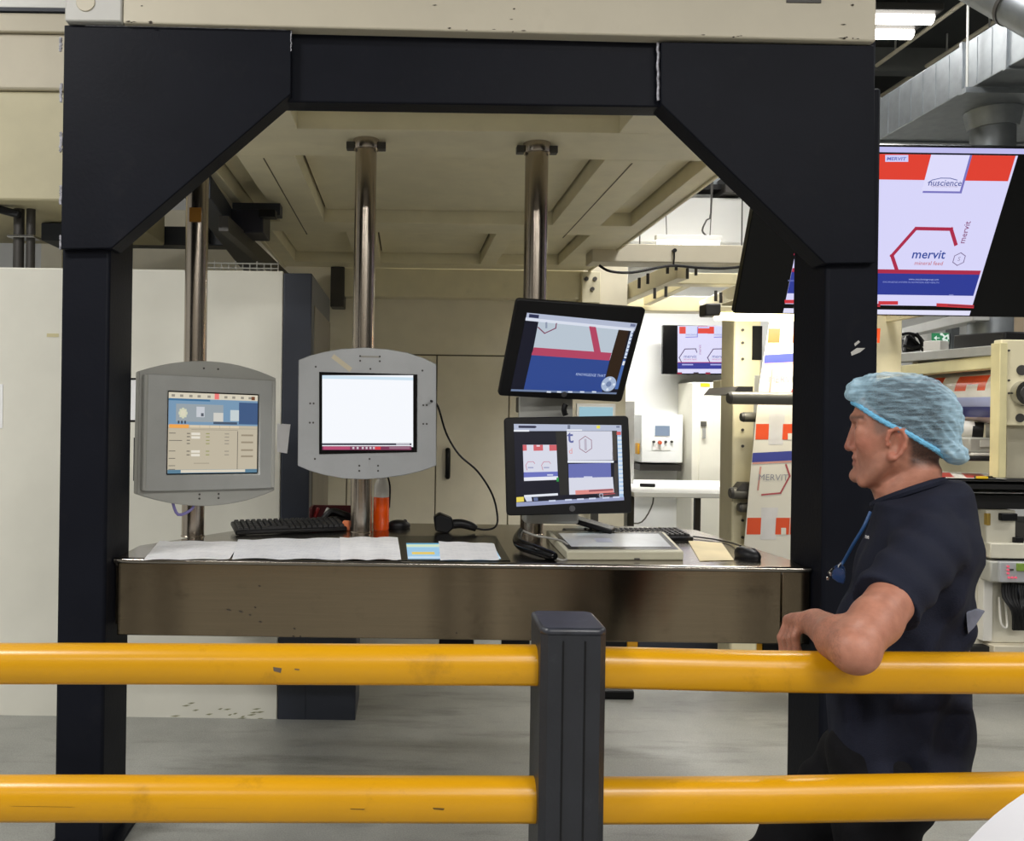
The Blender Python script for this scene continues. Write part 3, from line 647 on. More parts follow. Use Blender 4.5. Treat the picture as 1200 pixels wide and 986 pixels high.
# printed sheets
def textpaper(name, col, ink, sc):
    m = bpy.data.materials.new(name); m.use_nodes = True; nt = m.node_tree; N = nt.nodes; L = nt.links; b = N['Principled BSDF']; b.inputs['Roughness'].default_value = .75
    tc = N.new('ShaderNodeTexCoord'); br_ = N.new('ShaderNodeTexBrick'); br_.inputs['Scale'].default_value = sc; br_.inputs['Mortar Size'].default_value = .035
    br_.inputs['Color1'].default_value = (*lin(ink), 1); br_.inputs['Color2'].default_value = (*lin(col), 1); br_.inputs['Mortar'].default_value = (*lin(col), 1); br_.inputs['Bias'].default_value = .25
    br_.inputs['Brick Width'].default_value = .35; br_.inputs['Row Height'].default_value = .12
    L.new(tc.outputs['Object'], br_.inputs['Vector']); L.new(br_.outputs['Color'], b.inputs['Base Color']); return m
TP1 = textpaper('printed_sheet', (250, 250, 252), (216, 217, 224), 9); TP2 = textpaper('printed_list', (242, 243, 247), (190, 194, 208), 14)
def sheet(pts, m_, label, wave=.004, name='paper_sheet', z=TZ + .001, th=.0012, nx=14):
    P = [T(a, b, z) for a, b in pts]
    o = MB().sheet(P, nx, 4, th, wave).build(name, m_); tag(o, label, 'paper', 'papers on the worktop'); return o
sheet([(168, 657), (269, 656), (283, 636), (187, 636)], TP1, 'blank white paper sheet nearest the left post on the worktop')
sheet([(272, 656), (402, 657), (399, 632), (279, 635)], TP2, 'long printed list with dense grey columns in front of the propped keyboard', .006, z=TZ + .003)
sheet([(399, 657), (470, 657), (466, 631), (398, 632)], TP1, 'printed sheet lying beside the recessed screen at its left', .005, z=TZ + .006)
sheet([(516, 657), (585, 657), (579, 638), (514, 636)], TP1, 'printed sheet covering the right half of the recessed screen', .003, z=TZ + .008)
sheet([(820, 658), (860, 657), (846, 637), (806, 634)], mat('cream_sheet', (216, 200, 160), .7), 'cream sheet lying between the white light tablet and the right mouse', .001)
# bottle
c = T(446.5, 621); r = 9.3 * c.y / 1000
bt = thing('spray_bottle', 'bottle with bright orange liquid and white shoulder beside the middle pole', 'bottle', c)
MB().lathe([(r * .9, 0), (r, .006), (r, .145), (r * .97, .15)], c, 28).build('orange_body', ORANGE, bt)
MB().lathe([(r * .97, .15), (r * .97, .185), (r * .92, .205), (r * .7, .222), (r * .5, .235)], c, 28).build('white_shoulder', FROST, bt)
m = MB().lathe([(r * .6, .232), (r * .6, .262)], c, 20); m.box(c.x - .055, c.x + .02, c.y - .012, c.y + .012, c.z + .258, c.z + .285); m.build('spray_head', FROST, bt, .003)
MB().tube([c + Vector((.02, 0, .26)), c + Vector((.038, 0, .2)), c + Vector((.036, 0, .10))], .004, 8).build('trigger', BLACK, bt)
# mice
def mouse(label, c, ang, l=.11, w=.062, h=.038):
    t = thing('computer_mouse', label, 'mouse', c, (0, 0, ang), 'computer mice on the worktop')
    m = MB(); prof = [(0, 0, 1.), (.35, .0, 1.02), (.7, .02, .95), (.9, .1, .75), (1., .3, .3)]; n = 20; vs = []
    for hz, sh, k in [(0, 0, .94), (.3, 0, 1.0), (.6, .03, .92), (.85, .06, .70), (.97, .08, .38), (1.0, .09, .06)]:
        for i in range(n):
            a_ = 2 * math.pi * i / n; vs.append((math.cos(a_) * l / 2 * k + sh * l * .8, math.sin(a_) * w / 2 * k * (1 - .12 * math.cos(2 * a_)), hz * h))
    fs = [(j * n + i, j * n + (i + 1) % n, (j + 1) * n + (i + 1) % n, (j + 1) * n + i) for j in range(5) for i in range(n)] + [tuple(range(n - 1, -1, -1)), tuple(range(5 * n, 6 * n))]
    m.add(vs, fs).build('shell', BLACK, t, local=True, angle=60)
    MB().cyl((-.028, -.004, h * .80), (-.028, .004, h * .80), .009, 12).build('wheel', GREYD, t, local=True)
    return t
mouse('black mouse on the worktop behind the printed sheet, beside the orange bottle', T(468, 619), math.radians(200))
mouse('black mouse at the right end of the worktop, nearest the right post', T(876, 655), math.radians(115), .12, .07, .045)
cb = MB().tube([T(868, 640, TZ + .02), T(855, 636, TZ + .006), T(835, 632, TZ + .006), T(812, 629, TZ + .006)], .0035, 6).build('mouse_cable', BLACK); tag(cb, 'thin black cable running from the right mouse toward the keyboard', 'cable')
# barcode scanner
s0 = T(519, 624)
bs = thing('barcode_scanner', 'black hand held barcode scanner lying behind the recessed screen with its cable curling up', 'scanner', s0)
dpt = s0.y
hd = [W(508, 606, dpt), W(515, 601, dpt), (W(530, 607, dpt)), (W(532, 618, dpt)), (W(524, 625, dpt)), (W(510, 622, dpt))]
MB().prism([(p.x, p.z) for p in hd], dpt - .03, dpt + .04, fy).build('scan_head', BLACK, bs, .008)
MB().tube([W(527, 615, dpt), W(540, 614, dpt), W(552, 617, dpt), W(558, 620, dpt)], [.022, .021, .019, .014], 14).build('grip', BLACK, bs)
MB().tube([W(556, 619, dpt), W(568, 621, dpt), W(580, 618, dpt), W(583, 606, dpt + .05), W(577, 580, dpt + .06), W(560, 553, dpt + .06), W(538, 533, dpt + .06), W(523, 508, dpt + .05), W(513, 476, dpt - .05), W(505, 470, dpt - .25)], .0045, 8, 5).build('cable', BLACK, bs)
# light tablet
lt = thing('light_tablet', 'flat cream light tablet with dark framed white glass top near the table edge', 'tablet', T(720, 657))
Fl, Fr = T(664, 657), T(801, 657); Br_, Bl = T(778, 632), T(640, 631); hh = .034
m = MB(); m.add([*(p for p in (Fl, Fr, Br_, Bl)), *(p + Vector((0, 0, hh)) for p in (Fl, Fr, Br_, Bl))], [(0, 3, 2, 1), (4, 5, 6, 7), (0, 1, 5, 4), (1, 2, 6, 5), (2, 3, 7, 6), (3, 0, 4, 7)])
m.build('case', mat('tablet_cream', (192, 188, 166), .5), lt, .005)
Q = [p + Vector((0, 0, hh)) for p in (Bl, Br_, Fr, Fl)]
flat(Q, [(.03, .06, .97, .93, BLACKG, 0), (.075, .16, .93, .82, mat('tablet_glass', (212, 216, 222), .15), 1), (.33, .42, .47, .62, mat('pencil_smear', (150, 156, 178), .4), 2)], .001, 'glass_top', lt)
bx(Fl.x + .25, Fl.x + .27, Fl.y - .004, Fl.y, TZ + .006, TZ + .012).build('latch', GREYD, lt)
# handset with curly cable
h0 = T(625, 650)
hs = thing('handset', 'black curved handset with grey coiled lead lying at the left end of the light tablet', 'handset', h0)
MB().tube([W(610, 622, 3.55), W(606, 632, 3.42), W(611, 639, 3.32), W(628, 645, 3.22), W(645, 651, 3.17), W(651, 652, 3.15)], [.012, .018, .022, .021, .019, .012], 14, 5).build('grip', BLACKG, hs)
MB().tube([W(648, 653, 3.17), W(660, 657, 3.15), W(669, 652, 3.2), W(668, 643, 3.28), W(660, 635, 3.36), W(645, 631, 3.45), W(628, 628, 3.5), W(612, 622, 3.55)], .0045, 8, 6).build('lead', mat('grey_lead', (150, 148, 142), .5), hs)
# small dark device on a stand behind the tablet
d0 = T(690, 624)
hd_ = thing('handheld_terminal', 'small black handheld terminal propped at a slant below the lower monitor', 'terminal', d0)
MB().bar(W(674, 609, 3.72), W(719, 622, 3.66), .11, .022).build('body', BLACK, hd_, .006)
bx(W(660, 620, 3.75).x, W(688, 620, 3.75).x, 3.7, 3.78, TZ, TZ + .035).build('cradle', BLACK, hd_, .008)
q = bx(W(651, 620, 3.66).x, W(661, 620, 3.66).x, 3.64, 3.68, TZ, TZ + .03).build('black_plug', BLACK, None, .006); tag(q, 'small black plug lying below the lower monitor beside the bracket', 'plug')
# tool tray at the back
t0 = T(395, 612); t0 = Vector((W(394, 600, 4.06).x, 4.04, TZ))
tr = thing('tool_tray', 'dark red tool tray with black cables behind the propped keyboard', 'tray', t0)
x0, x1 = W(364, 600, 4.04).x, W(414, 600, 4.04).x
m = bx(x0, x1, 3.98, 4.10, TZ, TZ + .008); m.box(x0, x1, 4.09, 4.10, TZ, TZ + .085); m.box(x0, x0 + .008, 3.98, 4.10, TZ, TZ + .085); m.box(x1 - .008, x1, 3.98, 4.10, TZ, TZ + .085); m.box(x0, x1, 3.98, 3.99, TZ, TZ + .02); m.build('tray', mat('dark_red', (96, 24, 32), .5), tr, .002)
for k, (a, b) in enumerate(((366, 372), (376, 384))):
    MB().bar((W(a, 600, 4.02).x, 4.03, TZ + .01), (W(b, 600, 4.02).x, 4.06, TZ + .075), .014, .014).build('red_handle' if k == 0 else 'grey_handle', RED if k == 0 else FROST, tr, .003)
MB().tube([(x0 + .06, 4.03, TZ + .02), (x0 + .10, 4.04, TZ + .06), (x0 + .15, 4.03, TZ + .05), (x0 + .19, 4.04, TZ + .03), (x0 + .10, 4.02, TZ + .025)], .018, 10).build('black_cables', BLACK, tr)

# ================================================================== BARRIER
sb = thing('safety_barrier', 'yellow and black safety barrier with two rails in front of the console', 'barrier', (.32, 1.62, 0))
PXC = (W(634, 800, 1.55).x + W(711, 800, 1.55).x) / 2; PW = W(711, 800, 1.55).x - W(634, 800, 1.55).x
def bpost(x):
    h = PW / 2; c = .012
    P = [(x - h + c, 1.55), (x + h - c, 1.55), (x + h, 1.55 + c), (x + h, 1.688 - c), (x + h - c, 1.688), (x - h + c, 1.688), (x - h, 1.688 - c), (x - h, 1.55 + c)]
    MB().prism(P, 0, 1.190, lambda a, b, d: (a, b, d)).build('post', POSTB, sb)
    MB().prism([(x + (a - x) * 1.02, 1.619 + (b - 1.619) * 1.02) for a, b in P], 1.188, 1.203, lambda a, b, d: (a, b, d)).build('post_cap', mat('barrier_cap', (44, 46, 54), .35, var=.3, scale=25, dirt=.6, dirtcol=(110, 112, 120), dscale=20), sb, .006)
    for s in (-1, 1): bx(x + s * .020 - .0015, x + s * .020 + .0015, 1.5485, 1.55, .02, 1.18).build('groove_line', BLACK, sb)
    bx(x - .09, x + .09, 1.53, 1.71, 0, .012).build('foot_plate', POSTB, sb, .003)
bpost(PXC); bpost(-1.35); bpost(2.0)
def rail(x0, x1, zf, hgt, dep=.064, yc=1.612):
    n = 10; m = MB()
    a, b = hgt / 2, dep / 2
    prof = [(-b, -a * .72), (-b * .8, -a * .95), (-b * .4, -a), (b * .4, -a), (b * .8, -a * .95), (b, -a * .7), (b, a * .45), (b * .72, a * .85), (b * .3, a), (-b * .2, a), (-b * .55, a * .88), (-b * .82, a * .62), (-b * .95, a * .36), (-b, a * .05)]
    vs = []; k = len(prof)
    for i in range(n + 1):
        x = x0 + (x1 - x0) * i / n; z = zf(x)
        vs += [(x, yc + p, z - a + q) for p, q in prof]
    fs = [(i * k + j, i * k + (j + 1) % k, (i + 1) * k + (j + 1) % k, (i + 1) * k + j) for i in range(n) for j in range(k)] + [tuple(range(k)), tuple(range(n * k + k - 1, n * k - 1, -1))]
    m.add(vs, fs); return m.build('rail', YELLOW, sb, angle=70)
def railz(pts, yf=1.59):
    P = [W(a, b, yf) for a, b in pts]; xs = [p.x for p in P]; zs = [p.z for p in P]
    return lambda x: float(np.interp(x, xs, zs))
hl, hr = PXC - PW / 2 + .012, PXC + PW / 2 - .012
rail(-1.35 + .05, hl, railz([(-400, 760), (0, 759), (300, 759.5), (645, 761)]), .0695)
rail(hr, 2.0 - .05, railz([(705, 763), (940, 769), (1200, 770), (1500, 772)]), .0705)
rail(-1.35 + .05, hl, railz([(-400, 917), (0, 916.5), (300, 917), (645, 918)]), .0765)
rail(hr, 2.0 - .05, railz([(705, 919), (900, 918), (1200, 913), (1500, 909)]), .0765)
def scuffs(pts, col, name):
    m = MB()
    for x0, y0, x1, y1 in pts:
        p, q_ = W(x0, y0, 1.5795), W(x1, y1, 1.5795); m.add([(p.x, 1.5795, p.z), (q_.x, 1.5795, p.z - (p.z - q_.z) * .2), (q_.x - (q_.x - p.x) * .1, 1.5795, q_.z), (p.x + (q_.x - p.x) * .08, 1.5795, q_.z + (p.z - q_.z) * .3)], [(0, 1, 2, 3)])
    return stuff(fix_norm(m.build(name, mat(name, col, .6), sb, smooth=False)))
scuffs([(320, 782, 330, 789), (345, 784, 351, 786)], (96, 84, 74), 'chipped_paint')
scuffs([(10, 945, 90, 946.6), (100, 946, 200, 947.4), (205, 947, 270, 948), (280, 947.5, 362, 948.6), (410, 948, 428, 949.6), (507, 947, 521, 950)], (96, 70, 20), 'black_scratch')

# ================================================================== LEFT SIDE
CD = 4.36
cx1 = W(328, 600, CD).x; cx2 = W(362, 600, CD).x; ct = W(200, 316, CD).z; cbz = W(200, 846, CD).z
lc = thing('machine_cabinet', 'big off white machine cabinet with dark navy corner behind the left post', 'cabinet', (-1.9, 4.9, 0))
bx(-3.4, cx1, CD, 5.4, cbz, ct).build('front_panel', OFFWHITE, lc, .006)
bx(cx1 + .003, cx2, CD - .004, 5.4, cbz, ct - .01).build('corner_panel', NAVY2, lc, .006)
bx(cx2 - .02, cx2 + .004, CD + .12, 5.4, cbz + .3, ct - .16).build('side_panel', mat('side_taupe', (120, 112, 98), .5), lc, .004)
bx(cx1 + .003, W(417, 800, CD).x, CD - .002, 4.75, cbz - .01, .80).build('lower_box', NAVY2, lc, .006)
bx(-3.38, cx1 + .02, CD + .05, 5.3, .0, cbz).build('plinth', BLACK, lc)
for a in (300, 340): bx(W(a, 850, CD).x - .05, W(a, 850, CD).x + .05, CD + .01, CD + .12, 0, .008).build('foot_plate', GREYD, lc)
for a in (306, 338): MB().cyl((W(a, 850, CD).x, CD + .05, .006), (W(a, 850, CD).x, CD + .05, cbz), .008, 8).build('levelling_foot', GREYD, lc)
m = MB()
for k in range(20):
    p = W(random.uniform(200, 312), 845 - abs(random.gauss(0, 9)), CD - .001); w_ = random.uniform(.006, .03)
    m.add([(p.x - w_, CD - .001, p.z), (p.x, CD - .001, p.z - .002), (p.x + w_, CD - .001, p.z + .006), (p.x, CD - .001, p.z + .006)], [(0, 1, 2, 3)])
stuff(fix_norm(m.build('scuff_marks', mat('scuff_olive', (150, 150, 116), .7), lc, smooth=False)))
def wallsheet(x0, y0, x1, y1, D, label, border=True, cat='notice', name='paper_notice'):
    a, b = W(x0, y0, D), W(x1, y1, D); t = thing(name, label, cat, ((a.x + b.x) / 2, D, b.z))
    bx(a.x, b.x, D - .003, D - .001, b.z, a.z).build('sheet', TP1, t)
    if border:
        m = MB(); frame_ring(m, b.x - a.x, a.z - b.z, b.x - a.x - .02, a.z - b.z - .02, D - .0042, D - .0032, (a.x + b.x) / 2, (a.z + b.z) / 2, (a.x + b.x) / 2, (a.z + b.z) / 2)
        m.build('black_border', BLACK, t, smooth=False)
    return t
wallsheet(148, 443, 178, 495, CD, 'framed paper notice on the white cabinet, upper one beside the left post')
wallsheet(157, 513, 185, 564, CD, 'framed paper notice on the white cabinet, lower one behind the grey operator panel')
wallsheet(-30, 450, 3, 502, CD, 'white paper at the left edge of the white cabinet', False)
q = bx(W(55, 391, CD).x, W(69, 395, CD).x, CD - .002, CD - .0008, W(60, 395, CD).z, W(60, 391, CD).z).build('tape_strip', mat('yellow_tape', (214, 204, 160), .6)); tag(q, 'short strip of yellowed tape on the white cabinet left of the left post', 'tape')
# wire guard rail on the cabinet
wr = thing('wire_guard', 'low wire guard rail along the top of the white cabinet behind the left pole', 'guard rail', (-.85, 4.40, ct))
gx0, gx1 = W(243, 318, 4.4).x, W(326, 318, 4.4).x
for z in (.018, .042): MB().cyl((gx0, 4.40, ct + z), (gx1, 4.40, ct + z), .004, 8).build('rail_wire', ALUD, wr)
for k in range(11):
    x = gx0 + (gx1 - gx0) * k / 10; MB().cyl((x, 4.40, ct), (x, 4.40, ct + (.055 if k % 3 == 1 else .045)), .003, 6).build('upright', ALUD, wr)
# dark hoist beams under the canopy
hb = thing('hoist_arm', 'dark navy beams and motor box hanging under the left end of the canopy', 'hoist', (-1.0, 5, 2.5))
a = W(120, 274, 5.5); b = W(262, 275, 5.5)
bx(a.x, b.x, 5.63, 5.78, W(190, 286, 5.6).z, W(190, 264, 5.6).z).build('cross_beam', NAVY2, hb, .005)
MB().bar(W(232, 219, 4.3), W(300, 314, 6.2), .13, .12).build('long_beam', NAVY2, hb, .005)
MB().bar(W(262, 262, 4.5), W(338, 330, 6.4), .05, .08).build('side_rail', GREYD, hb)
a, b = W(262, 247, 4.9), W(310, 275, 4.9); bx(a.x, b.x, 4.85, 5.1, b.z, a.z).build('motor_box', mat('deep_navy', (22, 24, 44), .4), hb, .006)
a, b = W(304, 246, 4.84), W(323, 255, 4.84); bx(a.x, b.x, 4.82, 4.9, b.z, a.z).build('motor_lug', BLACK, hb, .004)
bx(-1.03, -.75, 5.0, 5.1, 2.72, 2.788).build('hanger', NAVY2, hb); bx(-1.40, -1.30, 5.5, 5.78, 2.66, 2.76).build('hanger', NAVY2, hb)
q = bx(POLEX[0] - .02, POLEX[0] + .03, PDS[0] - .054, PDS[0] - .049, W(230, 270, 3.74).z, W(230, 254, 3.74).z).build('brown_tape', mat('brown_tape', (150, 104, 40), .4)); tag(q, 'scrap of brown tape stuck on the upper left stainless pole', 'tape')
# overhead housing left of the frame
oh = thing('overhead_housing', 'cream overhead machine housing left of the portal frame', 'housing', (-2.3, 4.8, 2.6))
hx1 = W(118, 100, 4.4).x
a = lambda y: W(30, y, 4.4).z
bx(-3.4, hx1, 4.4, 5.6, a(235), a(107)).build('lower_panel', mat('housing_khaki', (200, 192, 160), .5, var=.05), oh, .012)
bx(-3.4, hx1, 4.385, 5.6, a(106), a(41)).build('middle_panel', FASCIA, oh, .012)
bx(-3.4, hx1, 4.37, 5.6, a(40), a(18)).build('upper_trim', FASCIA, oh, .006)
bx(-3.4, hx1 + .02, 4.36, 5.6, a(17), a(13)).build('dark_strip', NAVY2, oh)
bx(-3.4, hx1, 4.375, 5.6, a(12), a(-60)).build('top_panel', WHITE, oh, .006)
for x in (-3.3, hx1 - .1): MB().cyl((x, 5.4, a(-60)), (x, 5.4, 5.0), .02, 8).build('hanger', GREYD, oh)
q = bx(W(40, 240, 5.2).x, W(72, 240, 5.2).x, 5.62, 6.2, 0, a(236)).build('cream_cladding', CREAM, None, .006); tag(q, 'cream upright panel behind the two grey pipes at the left edge', 'panel')
pp = thing('pipe_pair', 'two dark grey pipes with a silver clamp rising behind the white cabinet', 'pipes', (W(30, 280, 4.6).x, 4.6, ct))
for s_, e_ in ((16, 28), (31, 41)):
    x = W((s_ + e_) / 2, 280, 4.6).x; r = (e_ - s_) / 2 * 4.6 / 1000
    MB().cyl((x, 4.6, ct), (x, 4.6, a(235)), r, 16).build('pipe', GREYD, pp)
bx(W(13, 280, 4.6).x, W(44, 280, 4.6).x, 4.55, 4.65, W(20, 280, 4.6).z, W(20, 277, 4.6).z).build('pipe_clamp', CHROME, pp, .003)
MB().bar(W(-14, 242, 4.52), W(24, 252, 4.52), .04, .04).build('black_valve', BLACK, pp, .008)
q = bx(W(48, 270, 4.9).x, W(78, 270, 4.9).x, 4.9, 5.3, W(60, 282, 4.9).z, W(60, 261, 4.9).z)
q = q.build('junction_box', NAVY2, None, .005); tag(q, 'small dark navy box below the overhead housing beside the left post', 'box')

# ================================================================== ENCLOSURE WITH DOORS
ED = 7.45
en = thing('machine_enclosure', 'beige machine enclosure wall with flush doors behind the console', 'enclosure', (-.7, 7.5, 0))
ex0, ex1 = -3.2, W(733, 520, ED).x
zt = W(560, 417, ED).z; zf0, zf1 = W(560, 350, ED).z, W(560, 318, ED).z
bx(ex0, ex1, ED + .03, ED + .9, 0, 3.3).build('carcass', mat('enclosure_backing', (110, 104, 88), .7), en)  # darker carcass, the backing behind the joints of the doors
bx(ex0, ex1, ED, ED + .05, zt + .006, 3.3).build('upper_panel', BEIGE, en, .004)
xs = [ex0, -2.2, W(332, 500, ED).x, W(407, 500, ED).x, W(511, 500, ED).x, W(596, 500, ED).x, ex1]
for i in range(len(xs) - 1):
    d_ = bx(xs[i] + .005, xs[i + 1] - .005, ED - .005, ED + .05, .1, zt - .006).build('door', BEIGE, en, .004)
    if i == 4:
        p = W(524.5, 543, ED); m = MB().tube([(p.x, ED - .005, p.z + .11), (p.x, ED - .05, p.z + .10), (p.x, ED - .05, p.z - .10), (p.x, ED - .005, p.z - .11)], .022, 10, 3); m.build('handle', BLACK, d_)
bx(ex0, ex1, ED + .02, ED + .06, 0, .1).build('plinth', NAVY2, en)
FD = 7.28
zf0, zf1 = W(560, 349, FD).z, CZ - .002
fx = thing('fascia_girder', 'cream cross girder with bolted end bracket above the beige enclosure doors', 'girder', (.2, FD, zf0))
bx(W(392, 330, FD).x, W(684, 330, FD).x, FD, FD + .16, zf0, zf1).build('beam', CREAM, fx, .006)
bx(W(388, 330, FD).x, W(404, 330, FD).x, FD - .05, FD + .15, zf0 - .1, zf1).build('hanger', GREYD, fx, .006)
e_ = bx(W(682, 330, FD - .06).x, W(704, 330, FD - .06).x, FD - .06, FD + .16, W(690, 355, FD - .06).z, CZ - .015).build('end_bracket', CREAM, fx, .006)
m = MB()
for a, b in ((687, 327), (697, 327), (694, 339)): p = W(a, b, FD - .065); m.cyl((p.x, FD - .08, p.z), (p.x, FD - .05, p.z), .018, 8)
stuff(m.build('bolts', GREYD, e_))

# low floor platform seen in the gap under the apron
fp = thing('floor_platform', 'low platform with white, black and yellow edge blocks under the worktop', 'platform', (1.0, 6, 0))
zp = W(560, 748, 5.7).z
bx(-.30, 2.6, 5.74, 6.9, 0, zp).build('deck', GREYD, fp)
def blk(x0, x1, m_): bx(W(x0, 752, 5.7).x, W(x1, 752, 5.7).x - .003, 5.70, 5.75, 0, zp + .012).build('edge_block', m_, fp, .004)
for x0, x1, m_ in ((418, 515, WHITE), (515, 555, BLACK), (555, 588, WHITE), (588, 621, BLACK), (621, 660, WHITE), (660, 735, BLACK), (748, 856, NAVY2), (735, 748, YELLOW), (870, 882, BLACK), (856, 870, YELLOW), (894, 960, BLACK), (882, 894, YELLOW)): blk(x0, x1, m_)
a, b = W(632, 812, 4.75), W(742, 812, 4.75)
q = bx(a.x, b.x, 4.72, 4.80, 0, .05).build('floor_stop', BLACK, None, .01); tag(q, 'black bar lying on the concrete floor behind the black barrier post', 'bar')

# ================================================================== BACKGROUND ON THE RIGHT
# bench
be = thing('side_bench', 'long white bench along the back wall', 'bench', (2.9, 8.4, 0))
bz = .90; x0, x1 = 1.98, 3.3
bx(x0, x1, 7.35, 8.7, bz - .045, bz).build('top', WHITE, be, .006)
for a in (740, 818): bx(W(a, 600, 7.6).x - .025, W(a, 600, 7.6).x + .025, 7.6, 7.65, 0, bz - .045).build('leg', GREYD, be, .004)
bx(3.2, 3.25, 7.6, 7.65, 0, bz - .045).build('leg', GREYD, be, .004); bx(x0, x1, 8.55, 8.62, .25, .29).build('back_rail', GREYD, be)
q = MB().bar(W(750, 563, 7.9), W(768, 563.5, 7.85), .05, .03).build('black_marker', BLACK, None, .008); tag(q, 'black marker lying on the white back bench', 'marker'); q.location.z = bz + .0
cb = MB().tube([W(764, 572, 9.3), W(765, 590, 9.45), W(752, 612, 9.5), W(735, 610, 9.5), W(728, 590, 9.5)], .008, 6).build('wall_cable', GREYR); tag(cb, 'thin grey cable drooping below the white back bench', 'cable')
# control box
ba, bb = W(752, 486, 9.3), W(800, 543, 9.3)
bo_ = thing('control_box', 'pale wall control box with small display and buttons above the back bench', 'control box', ((ba.x + bb.x) / 2, 9.4, bb.z))
bx(ba.x, bb.x, 9.3, BWY, bb.z, ba.z).build('case', mat('control_grey', (238, 240, 238), .45, var=.02), bo_, .01)
def fbox(x0, y0, x1, y1, D, dep, name, m_, par, bev=.003):
    p, q_ = W(x0, y0, D), W(x1, y1, D); return bx(p.x, q_.x, D, D + dep, q_.z, p.z).build(name, m_, par, bev)
fbox(768, 499, 785, 511, 9.29, .02, 'display', lit((150, 168, 190), .9), bo_)
m = MB()
for a in (766, 773, 780, 787): p = W(a, 518, 9.29); m.cyl((p.x, 9.27, p.z), (p.x, 9.31, p.z), .013, 10)
stuff(m.build('buttons', GREYD, bo_)); fbox(764, 523, 786, 528, 9.293, .01, 'label_plate', WHITE, bo_, 0)
p = W(773.5, 519, 9.27); MB().cyl((p.x, 9.25, p.z), (p.x, 9.3, p.z), .018, 12).build('red_button', mat('button_orange', (216, 96, 60), .4), bo_)
p = W(750, 526, 9.4); bx(ba.x - .025, ba.x, 9.36, 9.46, p.z - .06, p.z + .06).build('switch', mat('switch_yellow', (232, 170, 40), .4), bo_, .006)
MB().box(ba.x, bb.x, 9.35, BWY, bb.z - .09, bb.z - .02).build('cable_gland_rail', GREYD, bo_)
# electric cabinet
ea, eb = W(812, 448, 9.1), W(900, 560, 9.1)
ec = thing('electric_cabinet', 'tall cream electric cabinet with yellow label behind the back bench', 'cabinet', ((ea.x + eb.x) / 2, 9.3, 0))
bx(ea.x, eb.x, 9.1, BWY - .005, 0, ea.z).build('body', mat('cabinet_cream', (246, 243, 228), .45, var=.02), ec, .008)
bx(W(819, 500, 9.1).x, eb.x - .03, 9.085, 9.1, .1, ea.z - .03).build('door', mat('cabinet_cream', (0, 0, 0)), ec, .006)
fbox(821, 449, 832, 453.5, 9.08, .006, 'yellow_label', mat('label_yellow', (236, 196, 40), .5), ec, 0)
p = W(857, 456, 9.08); MB().prism([(p.x - .05, p.z - .045), (p.x + .05, p.z - .045), (p.x, p.z + .045)], 9.08, 9.086, fy).build('warning_triangle', MATS['label_yellow'], ec)
fbox(822, 494, 828, 500, 9.06, .03, 'lock', GREYR, ec); fbox(824, 502, 827, 514, 9.05, .03, 'handle', ALU, ec)
q = fbox(727, 470, 741, 684, 8.2, .25, 'grey_post', mat('post_light_grey', (206, 206, 204), .5), None); tag(q, 'narrow pale post at the right end of the beige enclosure', 'post')
a = W(700, 481, 7.2); q = thing('small_monitor', 'small pale blue screen glimpsed between the two black monitors', 'screen', (a.x, 7.2, 0))
fbox(676, 473, 721, 497, 7.2, .04, 'bezel', WHITE, q); fbox(679, 477, 718, 495, 7.195, .01, 'screen_display', lit((150, 190, 205)), q, 0); bx(a.x - .03, a.x + .03, 7.24, 7.28, 0, a.z).build('stand', GREYD, q)
# white bulkhead, cable trays
q = fbox(640, 229, 960, 286, 8.6, .5, 'white_bulkhead', WALLM, None, .01)
wb = q; tag(wb, 'broad white hanging bulkhead above the cream gantry beams', 'bulkhead')
ctz = W(830, 224, 8.6).z
ctr = thing('cable_tray', 'grey cable tray with pipes high up above the white bulkhead', 'cable tray', (4, 8.8, ctz))
for k, (y0, y1, m_) in enumerate(((222, 216, BLACK), (213, 205, GALV), (203, 199, GREYD), (197, 190, GALV))):
    bx(1.2, 6.5, 8.6 + k * .12, 8.8 + k * .12, W(830, y0, 8.6).z, W(830, y1, 8.6).z).build('tray_rail', m_, ctr)
bx(W(850, 210, 8.5).x, W(875, 210, 8.5).x, 8.5, 8.9, W(860, 226, 8.5).z, W(860, 205, 8.5).z).build('junction_box', GREYD, ctr, .01)
for x in (1.4, 4.2, 6.2): MB().cyl((x, 8.8, ctz + .1), (x, 8.8, 5.0), .01, 6).build('hanger', GREYD, ctr)
# hanging tube lamp
la, lb = W(768, 282, 7.6), W(845, 282, 7.6)
fl = thing('hanging_lamp', 'slim glowing tube lamp hanging in front of the white bulkhead', 'lamp', ((la.x + lb.x) / 2, 7.6, la.z))
bx(la.x, lb.x, 7.57, 7.63, la.z + .005, la.z + .05).build('housing', WHITE, fl, .006)
MB().cyl((la.x + .02, 7.6, la.z - .015), (lb.x - .02, 7.6, la.z - .015), .022, 12).build('tube', glow('lamp_tube_bright', (255, 252, 246), 14), fl)
d = bpy.data.lights.new('lamp_light', 'AREA'); d.shape = 'RECTANGLE'; d.size = lb.x - la.x; d.size_y = .05; d.energy = 6; o = bpy.data.objects.new('lamp_light', d); COL.objects.link(o); o.location = ((la.x + lb.x) / 2, 7.6, la.z - .05)
c0 = W(828, 282, 7.6); MB().tube([c0 + Vector((0, 0, .04)), W(823, 270, 7.6), W(828, 258, 7.6), W(833, 250, 7.6), W(834, 190, 7.6), Vector((W(834, 190, 7.6).x, 7.6, 5.0))], .008, 6, 3).build('cable', GREYD, fl)
